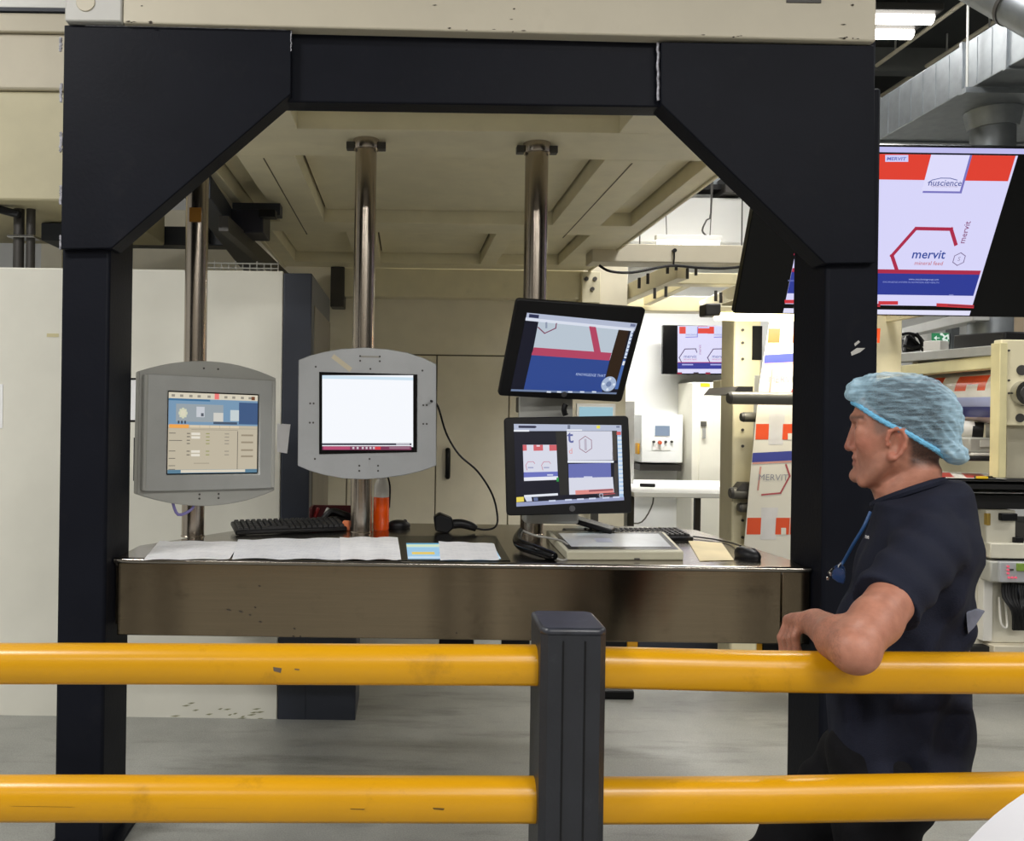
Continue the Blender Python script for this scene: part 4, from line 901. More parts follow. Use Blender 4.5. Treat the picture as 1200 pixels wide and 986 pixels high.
MB().cyl((la.x + .1, 7.6, la.z + .04), (la.x + .02, 7.6, 5.0), .004, 6).build('hanger', GREYD, fl); MB().cyl((lb.x - .1, 7.6, la.z + .04), (lb.x - .02, 7.6, 5.0), .004, 6).build('hanger', GREYD, fl)

# gantry of the press
gt = thing('press_gantry', 'cream bolted gantry of beams and braces beyond the console', 'gantry', (2.4, 7, 0))
def pbar(name, p, q_, D, dep, y_half, m_=CREAM2):                     # horizontal beam between two photo columns
    a, b = W(p[0], p[1], D), W(q_[0], q_[1], D); bx(a.x, b.x, D, D + dep, b.z, a.z).build(name, m_, gt, .008)
pbar('front_beam', (694, 285), (945, 310), 6.3, .22, 0, FASCIA)
pbar('middle_beam', (772, 319), (960, 335), 7.0, .16, 0)
pbar('rear_beam', (722, 346), (868, 366), 7.9, .2, 0)
MB().bar(W(724, 350, 7.85), W(800, 316, 6.6), .10, .14).build('brace', CREAM2, gt, .006)
MB().bar(W(758, 353, 7.85), W(815, 326, 7.05), .07, .08).build('brace', CREAM2, gt, .006)
MB().bar(W(826, 362, 7.85), W(880, 340, 6.2), .10, .14).build('brace', CREAM2, gt, .006)
gx = W(930, 330, 6.3).x
bx(gx, gx + .16, 6.32, 6.5, 0, W(940, 285, 6.3).z).build('upright', CREAM2, gt, .006)
m = MB()
for a, b in ((747, 333), (757, 328), (780, 316), (790, 312), (765, 345), (778, 343), (803, 322), (813, 318), (836, 348), (842, 350)):
    p = W(a, b, 6.55); m.cyl((p.x, 6.5, p.z - .04), (p.x, 6.5, p.z + .04), .012, 8)
stuff(m.build('bolts', GREYD, gt))
p = W(790, 294, 6.29); MB().cyl((p.x, 6.27, p.z), (p.x, 6.3, p.z), .015, 12).build('hook_bolt', BLACK, gt)
cb = MB().tube([W(702, 311, 6.27), W(715, 318, 6.27), W(740, 319.5, 6.27), W(770, 314, 6.27), W(790, 311.5, 6.27), W(820, 314, 6.27), W(850, 314.5, 6.27), W(885, 311, 6.27)], .010, 8, 5)
cb.tube([W(790, 295, 6.27), W(790, 303, 6.27), W(789, 312, 6.27)], .006, 6, 2); cb = cb.build('black_cable', BLACK); tag(cb, 'black cable slung along the underside of the cream gantry beam', 'cable')
# small TV
TA, TB = W(777, 381, 9.2), W(884, 440, 9.2)
def tv(label, loc, rot, w, h, mnt=.12):
    t = thing('display_screen', label, 'screen', loc, rot)
    MB().box(-w / 2, w / 2, .0, .05, -h / 2, h / 2).build('bezel', BLACKG, t, .004, local=True)
    MB().box(-w * .3, w * .3, .05, mnt, -h * .3, h * .3).build('wall_mount', GREYD, t, .004, local=True)
    return t
st = tv('far wall screen showing two packaging labels side by side, above the electric cabinet', ((TA.x + TB.x) / 2, 9.2, (TA.z + TB.z) / 2), R(0, 0, 0), TB.x - TA.x, TA.z - TB.z, BWY - 9.201)
ar = Art(mworld(st), .002); ar.base = .001
SW = lit((222, 220, 250), 1.0); SRED = lit((226, 62, 46)); SBLU = lit((44, 50, 150)); SDK = lit((70, 40, 80)); SCR = lit((186, 46, 76))
ar.quad(794, 382, 867, 438.5, SW, 0)
for s_ in (0, 33.2):
    ar.quad(796 + s_ if s_ else 796, 383, 803.5 + s_, 391.3, SRED, 1); ar.quad(817.5 + s_, 382.6, min(829.2 + s_, 866.5), 391, SRED, 1)
    ar.quad(803.5 + s_, 383, 817 + s_, 395, lit((214, 218, 250)), 2); ar.line([(803.5 + s_, 395.5), (817 + s_, 395), (817.3 + s_, 384)], .008, lit((120, 120, 210)), 3)
    ar.text('nuscience', 810.3 + s_, 392.3, .034, lit((130, 136, 190)), 4)
    ar.line([(816.5 + s_, 413), (815 + s_, 409), (803 + s_, 409.2)], .009, SDK, 2); ar.line([(802.3 + s_, 409.5), (795.8 + s_, 419.3), (798.3 + s_, 424.5)], .009, SDK, 2)
    ar.text('mervit', 808.5 + s_, 418, .052, lit((70, 80, 150)), 3); ar.text('mineral feed', 808.5 + s_, 421.3, .028, lit((190, 110, 130)), 3); ar.text('mervit', 820 + s_, 410, .04, lit((160, 90, 130)), 3, rot=math.pi / 2)
    ar.quad(799 + s_, 426.8, 812 + s_, 428.3, lit((170, 176, 226)), 3)
    ar.quad(793.5 + s_, 436.5, 799 + s_, 438.7, lit((150, 30, 60)), 2); ar.quad(812.5 + s_, 436.5, 818.5 + s_, 438.8, lit((40, 30, 40)), 2)
ar.quad(818, 383.2, 831, 385, lit((200, 204, 250)), 3)
ar.quad(794, 424.5, 866, 425.3, SCR, 2); ar.quad(794, 425.2, 866, 432.5, SBLU, 1); ar.quad(793.5, 437.8, 866, 439, BLACKG, 1)
fix_norm(ar.build('screen_display', st))

# film unwinder with printed web, close behind the right end of the worktop
UD = 5.3
uw = thing('film_unwinder', 'cream unwinder stand with grey guide rollers beyond the right end of the worktop', 'machine', (2.5, UD, 0))
ux0, ux1 = W(859, 500, UD).x, W(891, 500, UD).x; uzt = W(875, 350, UD).z
rx0, rx1 = W(1026, 420, UD - .1).x, W(1057, 420, UD - .1).x
cl = bx(ux0, ux1, UD, UD + .22, 0, uzt).build('column', CREAM2, uw, .012); cr = bx(rx0, rx1, UD - .1, UD + .22, 0, uzt + .15).build('column', CREAM2, uw, .008)
bx(ux1, rx0, UD + .30, UD + .36, 0.1, uzt - .55).build('rear_panel', mat('rear_cream', (196, 186, 150), .5), uw); bx(ux0, rx1, UD + .22, UD + .36, uzt - .6, uzt - .5).build('tie_beam', CREAM2, uw, .006)
fbox(882, 382, 893, 422, UD - .004, .02, 'slot', BLACK, cl, .002); fbox(884, 440, 890, 600, UD - .003, .02, 'grille', ALU, cl, .002)
m = MB()
for b in (387, 402, 421, 504, 523, 610, 630): p = W(870, b, UD); m.cyl((p.x, UD - .008, p.z), (p.x, UD + .01, p.z), .009, 8)
stuff(m.build('bolts', GREYD, cl))
def roller(a, D, y, x0, r, bracket=None):
    p = W(x0, y, D); t = MB().cyl((p.x, D, p.z), (rx0 + .04, D, p.z), r, 24).build('roller', GREYR, uw)
    MB().cyl((p.x - .015, D, p.z), (p.x, D, p.z), r * .8, 20, r).build('end_cap', GREYD, t)
    if bracket:
        MB().prism([(p.x + .015, p.z + r * .6), (p.x + .13, p.z + r * .6), (p.x + .13, p.z + r + .03), (p.x + .05, p.z + r + .03)], min(D + .01, UD - .09), UD, fy).build('roller_bracket', GREYD, t)
roller(0, 4.82, 466.5, 856, .036, True); roller(0, 5.18, 489, 871, .030); roller(0, 5.245, 578, 858, .036, True); roller(0, 5.25, 595, 868, .030)
# printed web
mw = Matrix.LocRotScale(Vector((2.5, 5.12, 1.55)), R(7.5, 0, 0), None)
wbt = thing('printed_film', 'white printed film web with orange and blue blocks running up the unwinder', 'film', mw.translation, R(7.5, 0, 0))
pts = pxpoly(mw, [(904, 363), (1022, 366), (1022, 668), (870, 662), (879, 560), (890, 450)])
MB().prism(pts, 0, .0015, fy).build('web', mat('film_white', (226, 222, 210), .35, var=.02), wbt, local=True)
ar = Art(mw, .0008); FO = mat('print_orange', (224, 84, 44), .4, var=.04); FB = mat('print_blue', (64, 72, 150), .4, var=.04); FP = mat('print_pale', (214, 212, 212), .4); FPK = mat('print_pink', (206, 150, 140), .4); FGR = mat('print_grey', (150, 150, 160), .4)
def lx(y): return float(np.interp(y, [363, 450, 560, 662], [904, 890, 879, 870]))
for y0, k in ((385, 1.0), (497, 1.08), (607, 1.15)):
    e = lx(y0 + 12); h = 17 * k
    for n_ in range(3):
        o_ = e + n_ * 44 * k
        if n_ % 2 == 0 or True: ar.px([(o_ + 2, y0), (o_ + 16 * k, y0), (o_ + 15 * k, y0 + h), (o_ + 1, y0 + h)], FO, 1)
        ar.px([(o_ + 16 * k, y0 - 12), (o_ + 33 * k, y0 - 12), (o_ + 31 * k, y0 + h + 6), (o_ + 15 * k, y0 + h + 6)], FP, 1)
        ar.px([(o_ + 31 * k, y0), (o_ + 45 * k, y0), (o_ + 44 * k, y0 + h), (o_ + 30 * k, y0 + h)], FO, 2)
        ar.px([(o_ + 36 * k, y0 + h * .6), (o_ + 41 * k, y0 + h * .6), (o_ + 41 * k, y0 + h), (o_ + 36 * k, y0 + h)], MATS['film_white'], 3)
for y0, k in ((413, 1.0), (528, 1.08)):
    e = lx(y0); ar.px([(e, y0 + 3), (1022, y0 - 4), (1022, y0 + 7), (e - 1, y0 + 13 * k)], FB, 1); ar.px([(e, y0 + 13 * k), (1022, y0 + 8), (1022, y0 + 9.5), (e - 1, y0 + 15 * k)], FPK, 2)
    for n_ in range(2):
        o_ = e + n_ * 48 * k; ar.line([(o_ + 6, y0 + 46), (o_ + 9, y0 + 20)], .010, FPK, 2); ar.line([(o_ + 36 * k, y0 + 17), (o_ + 40 * k, y0 + 30), (o_ + 30 * k, y0 + 50), (o_ + 10 * k, y0 + 52)], .010, mat('print_red', (176, 84, 90), .4), 2)
        ar.text('MERVIT', o_ + 22 * k, y0 + 32, .055, FGR, 3)
fix_norm(ar.build('print', wbt))
# lamp over the web
wl = thing('web_lamp', 'bright glowing tube lamp across the top of the printed film under the big screen', 'lamp', (2.4, 4.86, W(880, 366, 4.86).z))
p, q_ = W(836, 371, 4.86), W(1020, 368, 4.86)
bx(p.x, q_.x, 4.85, 4.90, p.z + .02, p.z + .06).build('housing', CREAM2, wl, .006); MB().cyl((p.x + .01, 4.86, p.z), (q_.x, 4.86, p.z), .022, 14).build('tube', glow('web_tube', (255, 240, 196), 14), wl)
MB().bar((rx0 + .08, 4.87, p.z + .04), (rx0 + .08, UD - .05, p.z + .04), .04, .04).build('arm', CREAM2, wl); bx(q_.x - .02, rx0 + .1, 4.85, 4.9, p.z + .02, p.z + .06).build('arm_end', CREAM2, wl)
bx(p.x - .06, p.x + .03, 4.82, 4.93, p.z + .0, p.z + .07).build('end_clip', GREYD, wl, .01)
for dx_, en_, ry_ in ((0, 16, 0),):
    d = bpy.data.lights.new('web_light', 'AREA'); d.shape = 'RECTANGLE'; d.size = q_.x - p.x; d.size_y = .06; d.energy = en_ * 1.2; d.color = (1, .92, .72)
    o = bpy.data.objects.new('web_light', d); COL.objects.link(o); o.location = ((p.x + q_.x) / 2, 4.85, p.z - .03); o.rotation_euler = R(20, 0, 0)

# big screen
bt_ = tv('big tilted screen showing a white, red and blue packaging label beside the right post', (2.553, 4.415, 2.534), R(24.8, 0, 0), 1.575, .885)
mw = mworld(bt_); ar = Art(mw, .0008); ar.base = .0008
BW_ = lit((216, 214, 250), 1.); BRED = lit((224, 62, 46)); BBL = lit((42, 56, 148)); BCR = lit((172, 40, 72)); BTX = lit((56, 78, 158))
xr_t, zt_ = on_plane(mw, 1186, 181); xr_b, zb_ = on_plane(mw, 1143, 368); xr = (xr_t + xr_b) / 2; xl = on_plane(mw, 919.5, 357)[0]
zbar = on_plane(mw, 1100, 173)[1]; zbar2 = on_plane(mw, 1100, 179.3)[1]; zimg_t = on_plane(mw, 1100, 181.3)[1]; zimg_b = on_plane(mw, 1090, 358.5)[1]
ar.poly([(-.78, zbar), (.78, zbar), (.78, zbar2), (-.78, zbar2)], lit((190, 188, 236)), 1)
ar.poly([(xl, zimg_t), (xr, zimg_t), (xr, zimg_b), (xl, zimg_b)], BW_, 1)
zs_t = on_plane(mw, 1080, 363.5)[1]; zs_b = on_plane(mw, 1080, 369)[1]
ar.poly([(xl, zs_t), (xr, zs_t), (xr, zs_b), (xl, zs_b)], lit((226, 226, 250)), 1)
half = (xr - xl) / 2
def bl(px, py): return on_plane(mw, px, py)
for sh in (0., -half):
    zr = bl(1100, 211.3)[1]; x_tab0 = bl(1086, 200)[0]; x_tab1 = bl(1131, 200)[0]; xa = xr - half
    ar.poly([(xa + sh, zimg_t), (x_tab0 + sh, zimg_t), (x_tab0 + sh, zr), (xa + sh, zr)], BRED, 2); mg = .012 if sh == 0 else 0.; ar.poly([(x_tab1 + .012 + sh, zimg_t), (xr - mg + sh, zimg_t), (xr - mg + sh, zr), (x_tab1 + .012 + sh, zr)], BRED, 2)
    zt2 = bl(1105, 224)[1]; ar.poly([(x_tab0 + .012 + sh, zimg_t), (x_tab1 + .012 + sh, zimg_t), (x_tab1 + .012 + sh, zt2 - .010), (x_tab0 + .006 + sh, zt2 - .010)], lit((120, 116, 190)), 3)
    ar.poly([(x_tab0 + sh, zimg_t), (x_tab1 + sh, zimg_t), (x_tab1 + sh, zt2), (x_tab0 + sh, zt2)], lit((222, 220, 252)), 4)
    ar.text('nuscience', 1107, 214.5, .043, lit((74, 84, 150)), 5, bold=.008, shift=sh); ar.text('THE FEED SCIENCE NETWORK', 1106, 218.6, .010, lit((160, 140, 170)), 5, shift=sh)
    ar.line([(1087, 214), (1092, 210.8), (1102, 208.6), (1113, 208.8), (1121, 211)], .004, lit((90, 100, 160)), 5, shift=sh)
    ar.quad(1037, 181.6, 1064, 189.6, lit((206, 206, 250)), 3, shift=sh); ar.text('MERVIT', 1050, 186.2, .022, lit((96, 104, 180)), 4, bold=.02, shift=sh, sx=1.3)
    ar.line([(1119.6, 286), (1114.3, 268.6), (1073.5, 267.8)], .018, BCR, 2, shift=sh); ar.line([(1071.5, 269.6), (1045, 299.5), (1050.8, 317)], .018, BCR, 2, shift=sh)
    ar.text('mervit', 1088, 298.4, .066, BTX, 3, bold=.014, shift=sh); ar.text('mineral feed', 1088, 308.6, .030, lit((196, 120, 132)), 3, bold=.01, shift=sh); ar.text('mervit', 1130.5, 272.5, .044, lit((132, 66, 112)), 3, rot=math.pi / 2, shift=sh, bold=.006)
    hx, hz = bl(1123.5, 303.6); ar.line([(hx + sh + a, hz + b) for a, b in hexpts(0, 0, .034, .95)], .004, lit((120, 104, 140)), 3, local=True, closed=True); ar.text('S', 1123.5, 303.6, .032, lit((150, 140, 170)), 3, shift=sh)
zc0, zc1, zc2 = bl(1090, 316.3)[1], bl(1090, 321)[1], bl(1090, 346)[1]
ar.poly([(xl, zc0), (xr - .012, zc0), (xr - .012, zc1), (xl, zc1)], BCR, 3); ar.poly([(xl, zc1), (xr - .012, zc1), (xr - .012, zc2), (xl, zc2)], BBL, 3)
for sh in (0., -half):
    ar.text('www.nusciencegroup.com', 1082, 327.3, .015, lit((176, 184, 232)), 5, shift=sh); ar.text('KNOWLEDGE SYSTEMS IN NUTRITION AND HEALTH', 1067, 330.8, .0125, lit((150, 160, 220)), 5, shift=sh)
    ar.quad(1029, 352.8, 1052, 357, lit((204, 52, 62)), 3, shift=sh); ar.px([(1097, 355.2), (1141, 357.5), (1140.6, 361.2), (1097, 359.2)], lit((196, 50, 60)), 3, shift=sh); ar.px([(1110, 357), (1141, 358.6), (1140.9, 359.6), (1110, 358)], lit((120, 40, 60)), 4, shift=sh)
    ar.text('100%', 1114, 345.8, .012, lit((190, 194, 240)), 5, shift=sh)
fix_norm(ar.build('screen_display', bt_))
# its ceiling bracket
cbk = thing('screen_hanger', 'grey steel pole holding the big tilted screen from the ceiling', 'bracket', (2.44, 4.62, 2.6))
MB().cyl((2.44, 4.62, 2.6), (2.44, 4.62, 5.0), .025, 12).build('pole', GREYD, cbk); MB().box(2.38, 2.66, 4.60, 4.64, 2.5, 2.62).build('head_plate', GREYD, cbk)

# ------------------------------------------------------------------ ducts and ceiling
du = thing('air_duct', 'long square galvanised air duct hanging at the upper right', 'duct', (4.05, 5.5, 3.65))
dz0, dz1 = 3.65, 3.955
secs = [3.2, 4.15, 5.02, 5.42, 6.4, 7.4, 8.4]
for a, b in zip(secs, secs[1:]):
    d_ = bx(3.51, 4.62, a + .006, b - .006, dz0, dz1).build('duct_section', GALV, du, .004)
    n = max(2, int((b - a) / .13))
    for k in range(1, n): y = a + (b - a) * k / n; bx(3.507, 3.512, y - .006, y + .006, dz0 + .01, dz1 - .01).build('stiffening_bead', GALV, d_)
for y in secs[1:-1]: bx(3.495, 4.635, y - .015, y + .015, dz0 - .015, dz1 + .015).build('flange', GALV, du, .003)
for y in (5.3, 6.9):
    bx(3.44, 4.70, y - .02, y + .02, dz0 - .05, dz0 - .015).build('support_rail', GALV, du)
    for x in (3.46, 4.68): MB().cyl((x, y, dz0 - .05), (x, y, 5.0), .007, 6).build('threaded_rod', ALU, du)
vd = thing('round_duct', 'vertical round galvanised duct dropping from the square duct behind the big screen', 'duct', (W(1162, 250, 5.75).x, 5.75, 1.9))
x = vd.location.x; r = .132
MB().cyl((x, 5.75, 1.95), (x, 5.75, dz0 - .05), r, 32).build('tube', GALV, vd); MB().cyl((x, 5.75, dz0 - .12), (x, 5.75, dz0 - .002), r + .015, 32, r + .04).build('collar', GALV, vd); MB().cyl((x, 5.75, 2.30), (x, 5.75, 2.33), r + .006, 32).build('joint_band', GALV, vd)
ud = thing('spiral_duct', 'round galvanised duct crossing the top right corner', 'duct', W(1190, -5, 3.9))
A, B = W(1095, -50, 4.3), W(1260, 40, 3.6)
MB().cyl(A, B, .10, 28).build('tube', GALV, ud)
for t_ in (.25, .62): MB().cyl(A.lerp(B, t_), A.lerp(B, t_ + .02), .105, 28).build('band', GREYD, ud)
c_ = A.lerp(B, .63); MB().cyl((c_.x, c_.y, c_.z), (c_.x, c_.y, 5.0), .006, 6).build('hanger', ALU, ud)
for k, x in enumerate((4.32, 4.78)):
    q = MB().cyl((x, 4.0, 4.83), (x, 9.4, 4.83), .018, 8).build('conduit', FASCIA); tag(q, ['pale conduit under the dark ceiling, the one nearer the lamp', 'pale conduit under the dark ceiling, the one nearer the square duct'][k], 'conduit')
    for y in (4.6, 7.6): MB().cyl((x, y, 4.83), (x, y, 5.0), .008, 6).build('clip', ALU, q)
for y in (7.9, 5.2):
    struct(bx(1.7, 9, y, y + .12, 4.78, 5.0).build('trim_2', mat('joist_grey', (92, 94, 92), .7)))

# ------------------------------------------------------------------ print unit at the right
PDn = 5.0
pu = thing('print_unit', 'cream printing machine with film roll, motors and control boxes at the right edge', 'machine', (4.1, 5.6, 0))
fbp = lambda *a: fbox(*a)
pl_ = fbox(1174, 398, 1262, 500, PDn, .07, 'side_plate', CREAM2, pu, .006)
bx(W(1168, 500, PDn).x, W(1177, 500, PDn).x, PDn - .02, PDn + .06, W(1172, 560, PDn).z, W(1172, 402, PDn).z).build('plate_edge', mat('plate_yellowish', (214, 204, 158), .5), pu, .004)
fbox(1180, 494, 1262, 562, PDn + .05, .05, 'lower_plate', mat('plate_dull', (176, 170, 150), .5, dirt=.4, dirtcol=(110, 100, 80)), pu, .004)
p = W(1198, 461, PDn)
MB().cyl((p.x, PDn - .05, p.z), (p.x, PDn, p.z), .072, 28).build('hub_ring', CHROME, pl_); MB().cyl((p.x, PDn - .056, p.z), (p.x, PDn - .04, p.z), .045, 24).build('hub_core', GREYD, pl_)
m = MB()
for a, b, r in ((1197, 434, .03), (1198, 470, .03), (1195, 490, .026), (1182, 446, .006), (1182, 461, .006), (1182, 411, .006)): p = W(a, b, PDn); m.cyl((p.x, PDn - .006, p.z), (p.x, PDn + .01, p.z), r, 16)
stuff(m.build('bolt_holes', GREYD, pl_))
# cross rail and shelf above the roll
MB().bar(W(1174, 424, 5.05), (W(1174, 424, 5.05).x, 6.1, W(1056, 436, 6.1).z), .08, .08).build('cross_rail', mat('rail_yellowish', (214, 206, 160), .5), pu, .008)
MB().bar(W(1186, 411, 5.05), (W(1186, 411, 5.05).x, 6.2, W(1056, 421, 6.2).z), .22, .06).build('shelf', ALU, pu, .004)
fbox(1150, 370, 1200, 398, 6.4, .05, 'back_plate', mat('tan_plate', (176, 158, 134), .6), pu)
# film roll
A, B = Vector((3.74, 5.08, 1.735)), Vector((3.74, 5.95, 1.735)); ax = (B - A).normalized(); side = ax.cross(Vector((0, 0, 1))).normalized()
if side.x > 0: side = -side
RR = .195; nA, nL = 60, 24; m = MB(); vs = []
for i in range(nL + 1):
    for k in range(nA):
        a_ = 2 * math.pi * k / nA; vs.append(A.lerp(B, i / nL) + Vector((0, 0, RR * math.cos(a_))) + side * (RR * math.sin(a_)))
FM = [mat('roll_film_white', (232, 230, 226), .25), mat('roll_orange', (226, 84, 44), .3), mat('roll_lavender', (176, 186, 232), .3), mat('roll_blue', (60, 66, 140), .3), mat('roll_pink', (206, 186, 186), .3), mat('roll_grey', (196, 192, 184), .3)]
fs = []; mi = []
for i in range(nL):
    for k in range(nA):
        fs.append((i * nA + k, i * nA + (k + 1) % nA, (i + 1) * nA + (k + 1) % nA, (i + 1) * nA + k)); ph = (k + .5) * 360 / nA
        u = (i / nL) % .5 / .5
        if ph < 54: c = 5
        elif ph < 84: c = 1 if (u > .30 and not (.45 < u < .68 and ph > 72)) else 0
        elif ph < 96: c = 0
        elif ph < 112: c = 2
        elif ph < 136: c = 3
        elif ph < 170: c = 4
        else: c = 0
        mi.append(c)
m.v = vs; m.f = fs + [tuple(range(nA)), tuple(range(nL * nA + nA - 1, nL * nA - 1, -1))]; m.mi = mi + [0, 0]
m.build('film_roll', FM, pu)
q = MB().cyl(A - ax * .1, A, .04, 16); q.cyl(B, B + ax * .1, .04, 16); q.build('roll_shaft', GREYD, pu)
bx(B.x - .14, B.x + .4, B.y + .05, B.y + .12, 0, B.z + .25).build('far_plate', CREAM2, pu, .006)
# motors below the roll
a_ = W(1118, 504, 5.5); MB().cyl(a_, W(1141, 505, 5.45), .062, 20).build('motor_body', FROST, pu); MB().cyl(W(1139, 505, 5.45), W(1152, 506, 5.42), .058, 20).build('motor_cap', BLACK, pu)
MB().cyl(W(1155, 505, 5.4), W(1171, 505, 5.36), .05, 20).build('coupling', ALU, pu); MB().cyl(W(1160, 505, 5.39), W(1164.5, 505, 5.38), .054, 20).build('yellow_band', mat('band_yellow', (222, 184, 40), .4), pu)
g_ = fbox(1136, 513, 1172, 531, 5.3, .2, 'gear_box', ALUD, pu, .01); fbox(1149, 516, 1165, 524, 5.295, .01, 'type_plate', mat('plate_grey', (206, 206, 200), .5), g_, 0)
fbox(1140, 531, 1171, 535, 5.28, .2, 'bed_rail', FROST, pu, .004); fbox(1130, 535, 1171, 541, 5.26, .25, 'black_bed', RUBBER, pu, .01)
m = MB(); m.bar(W(1120, 513, 5.5), W(1134, 512, 5.5), .1, .05); m.build('motor_foot', GREYD, pu)
# printed sheet on the black worktop
pa = [W(1088, 565, 5.05), W(1180, 563, 5.0), W(1166, 546, 5.5), W(1085, 545, 5.6)]; zz = W(1150, 566, 5.0).z
fbox(1078, 562.5, 1262, 566, 4.98, .62, 'worktop', BLACK, pu, .004); fbox(1092, 566.5, 1262, 575, 5.0, .5, 'drawer_front', RUBBER, pu, .004)
wt = W(1150, 562.5, 4.98).z + .004
Qf = [Vector((p.x, p.y, wt)) for p in (pa[3], pa[2], pa[1], pa[0])]
flat(Qf, [(0, 0, 1, 1, FM[0], 0), (.12, .15, .34, .9, mat('sheet_red', (170, 50, 44), .4), 1), (.5, .15, .78, .9, MATS['sheet_red'], 1), (.86, .2, 1, .5, FM[5], 1)], 0, 'test_print', pu)
m = MB().bar(Vector((W(1145, 563, 5.0).x, 5.02, wt + .008)), Vector((W(1172, 563, 5.0).x, 5.04, wt + .008)), .018, .014).build('black_tool', BLACK, pu, .004)
bx(W(1145, 563, 5.0).x, W(1157, 563, 5.0).x, 4.99, 5.015, wt, wt + .014).build('yellow_tool', MATS['band_yellow'], pu, .003)
# lower body
fbox(1098, 577, 1262, 579.5, 5.0, .4, 'grey_ledge', ALU, pu, .003); fbox(1120, 580, 1262, 598, 5.12, .4, 'dark_recess', RUBBER, pu)
fbox(1090, 582, 1155, 762, 5.16, .4, 'base_panel', mat('machine_offwhite', (206, 202, 186), .5, dirt=.25, dirtcol=(120, 112, 90), dscale=6), pu, .006)
fbox(1156, 598, 1190, 640, 5.08, .4, 'base_panel', MATS['machine_offwhite'], pu, .006); fbox(1161, 637, 1262, 656, 5.03, .4, 'base_panel', MATS['machine_offwhite'], pu, .006)
fbox(1161, 657, 1262, 755, 5.12, .4, 'base_panel', MATS['machine_offwhite'], pu, .006); fbox(1154, 598, 1163, 752, 5.11, .1, 'pale_upright', FROST, pu, .004)
fbox(1174, 602, 1193, 611, 5.05, .06, 'black_clamp', BLACK, pu, .006); fbox(1188, 612, 1262, 637, 5.14, .3, 'dark_gap', GREYD, pu); fbox(1189, 630, 1200, 637, 5.06, .1, 'black_block', BLACK, pu, .004)
fbox(1157, 602, 1161, 616, 5.07, .03, 'brass_hinge', mat('brass', (190, 160, 80), .35, .7), pu, .003)
q = fbox(1161, 658, 1173, 683, 5.02, .1, 'relay_box', ALUD, pu, .01); q = fbox(1172, 659, 1262, 684, 5.0, .12, 'terminal_box', mat('terminal_grey', (170, 172, 176), .45), pu, .005)
m = MB()
for a, b in ((1181, 664), (1181, 668), (1181, 672), (1182, 677), (1186, 677), (1190, 677)): p = W(a, b, 4.998); m.cyl((p.x, 4.99, p.z), (p.x, 5.002, p.z), .006, 8)
stuff(m.build('red_lamps', lit((226, 90, 110)), q)); fbox(1193, 661, 1215, 670, 4.985, .02, 'green_terminal', mat('terminal_green', (120, 150, 60), .5), q, .002); fbox(1183, 667, 1188, 669, 4.995, .01, 'label_strip', GREYD, q, 0)
m = MB()
for k in range(9):
    a0 = 1176 + k * 2.9; m.tube([W(a0, 684, 5.06), W(a0 + random.uniform(-1, 3), 700, 5.03), W(1187 + k * 1.5, 716 + random.uniform(-3, 3), 5.0), W(1188 + k * 2, 738, 5.05)], .010, 6, 4)
stuff(m.build('cable_bundle', BLACK, pu)); MB().tube([W(1171, 700, 5.08), W(1173, 730, 5.06), W(1180, 734, 5.06), W(1178, 705, 5.08)], .006, 6, 5).build('white_cable', FROST, pu)
fbox(1188, 690, 1262, 700, 5.04, .1, 'navy_block', NAVY2, pu, .004); fbox(1186, 700, 1262, 706, 5.05, .1, 'grey_block', ALUD, pu, .004)
fbox(1090, 757, 1163, 775, 5.1, .3, 'black_kick', RUBBER, pu, .004); fbox(1165, 757, 1262, 790, 5.06, .3, 'kick_panel', FASCIA, pu, .006)
p = W(1150, 800, 5.2); bx(W(1092, 700, 5.2).x, W(1260, 700, 5.2).x, 5.2, 6.4, 0, .35).build('base_frame', GREYD, pu)
fbox(1151, 665, 1155, 700, 5.14, .04, 'latch', ALUD, pu, .003)
# things on the shelf
pb = W(1145, 400, 5.4)
sh_z = lambda D: None
bp_ = thing('black_unit', 'flat black box on the shelf above the printed film roll', 'box', (3.72, 5.4, W(1140, 408, 5.4).z))
MB().bar(Vector((3.72, 5.12, W(1180, 399, 5.15).z)), Vector((3.72, 5.60, W(1135, 402, 5.6).z)), .26, .10).build('case', BLACK, bp_, .008)
q = MB().bar(W(1087, 407, 6.2), W(1107, 406, 6.1), .12, .08).build('small_box', FROST, None, .006); tag(q, 'small pale box beside the flat black box on the machine shelf', 'box')
wirem = MB()
for pts in ([(1058, 392), (1066, 391), (1078, 396), (1086, 410)], [(1060, 412), (1063, 395), (1072, 400), (1083, 412)], [(1074, 391), (1080, 402), (1076, 411)], [(1058, 405), (1070, 408), (1082, 404)]):
    wirem.tube([W(a, b, 6.3 + .02 * i) for i, (a, b) in enumerate(pts)], .012, 6, 4)
q = wirem.build('black_cables', BLACK); tag(q, 'tangle of black cables on the machine shelf right of the cream column', 'cables')
q = MB().prism([(W(1061, 396, 6.35).x, W(1061, 396, 6.35).z), (W(1072, 393, 6.35).x, W(1072, 393, 6.35).z), (W(1080, 411, 6.35).x, W(1080, 411, 6.35).z), (W(1063, 413, 6.35).x, W(1063, 413, 6.35).z)], 6.35, 6.42, fy).build('black_bag', BLACK, None, .01); tag(q, 'black pouch among cables on the machine shelf', 'pouch')
q = MB().bar(W(1045, 394, 7.4), W(1150, 370, 5.6), .10, .07).build('slanted_strut', ALU, None, .006); tag(q, 'grey slanted strut just below the big screen', 'strut')
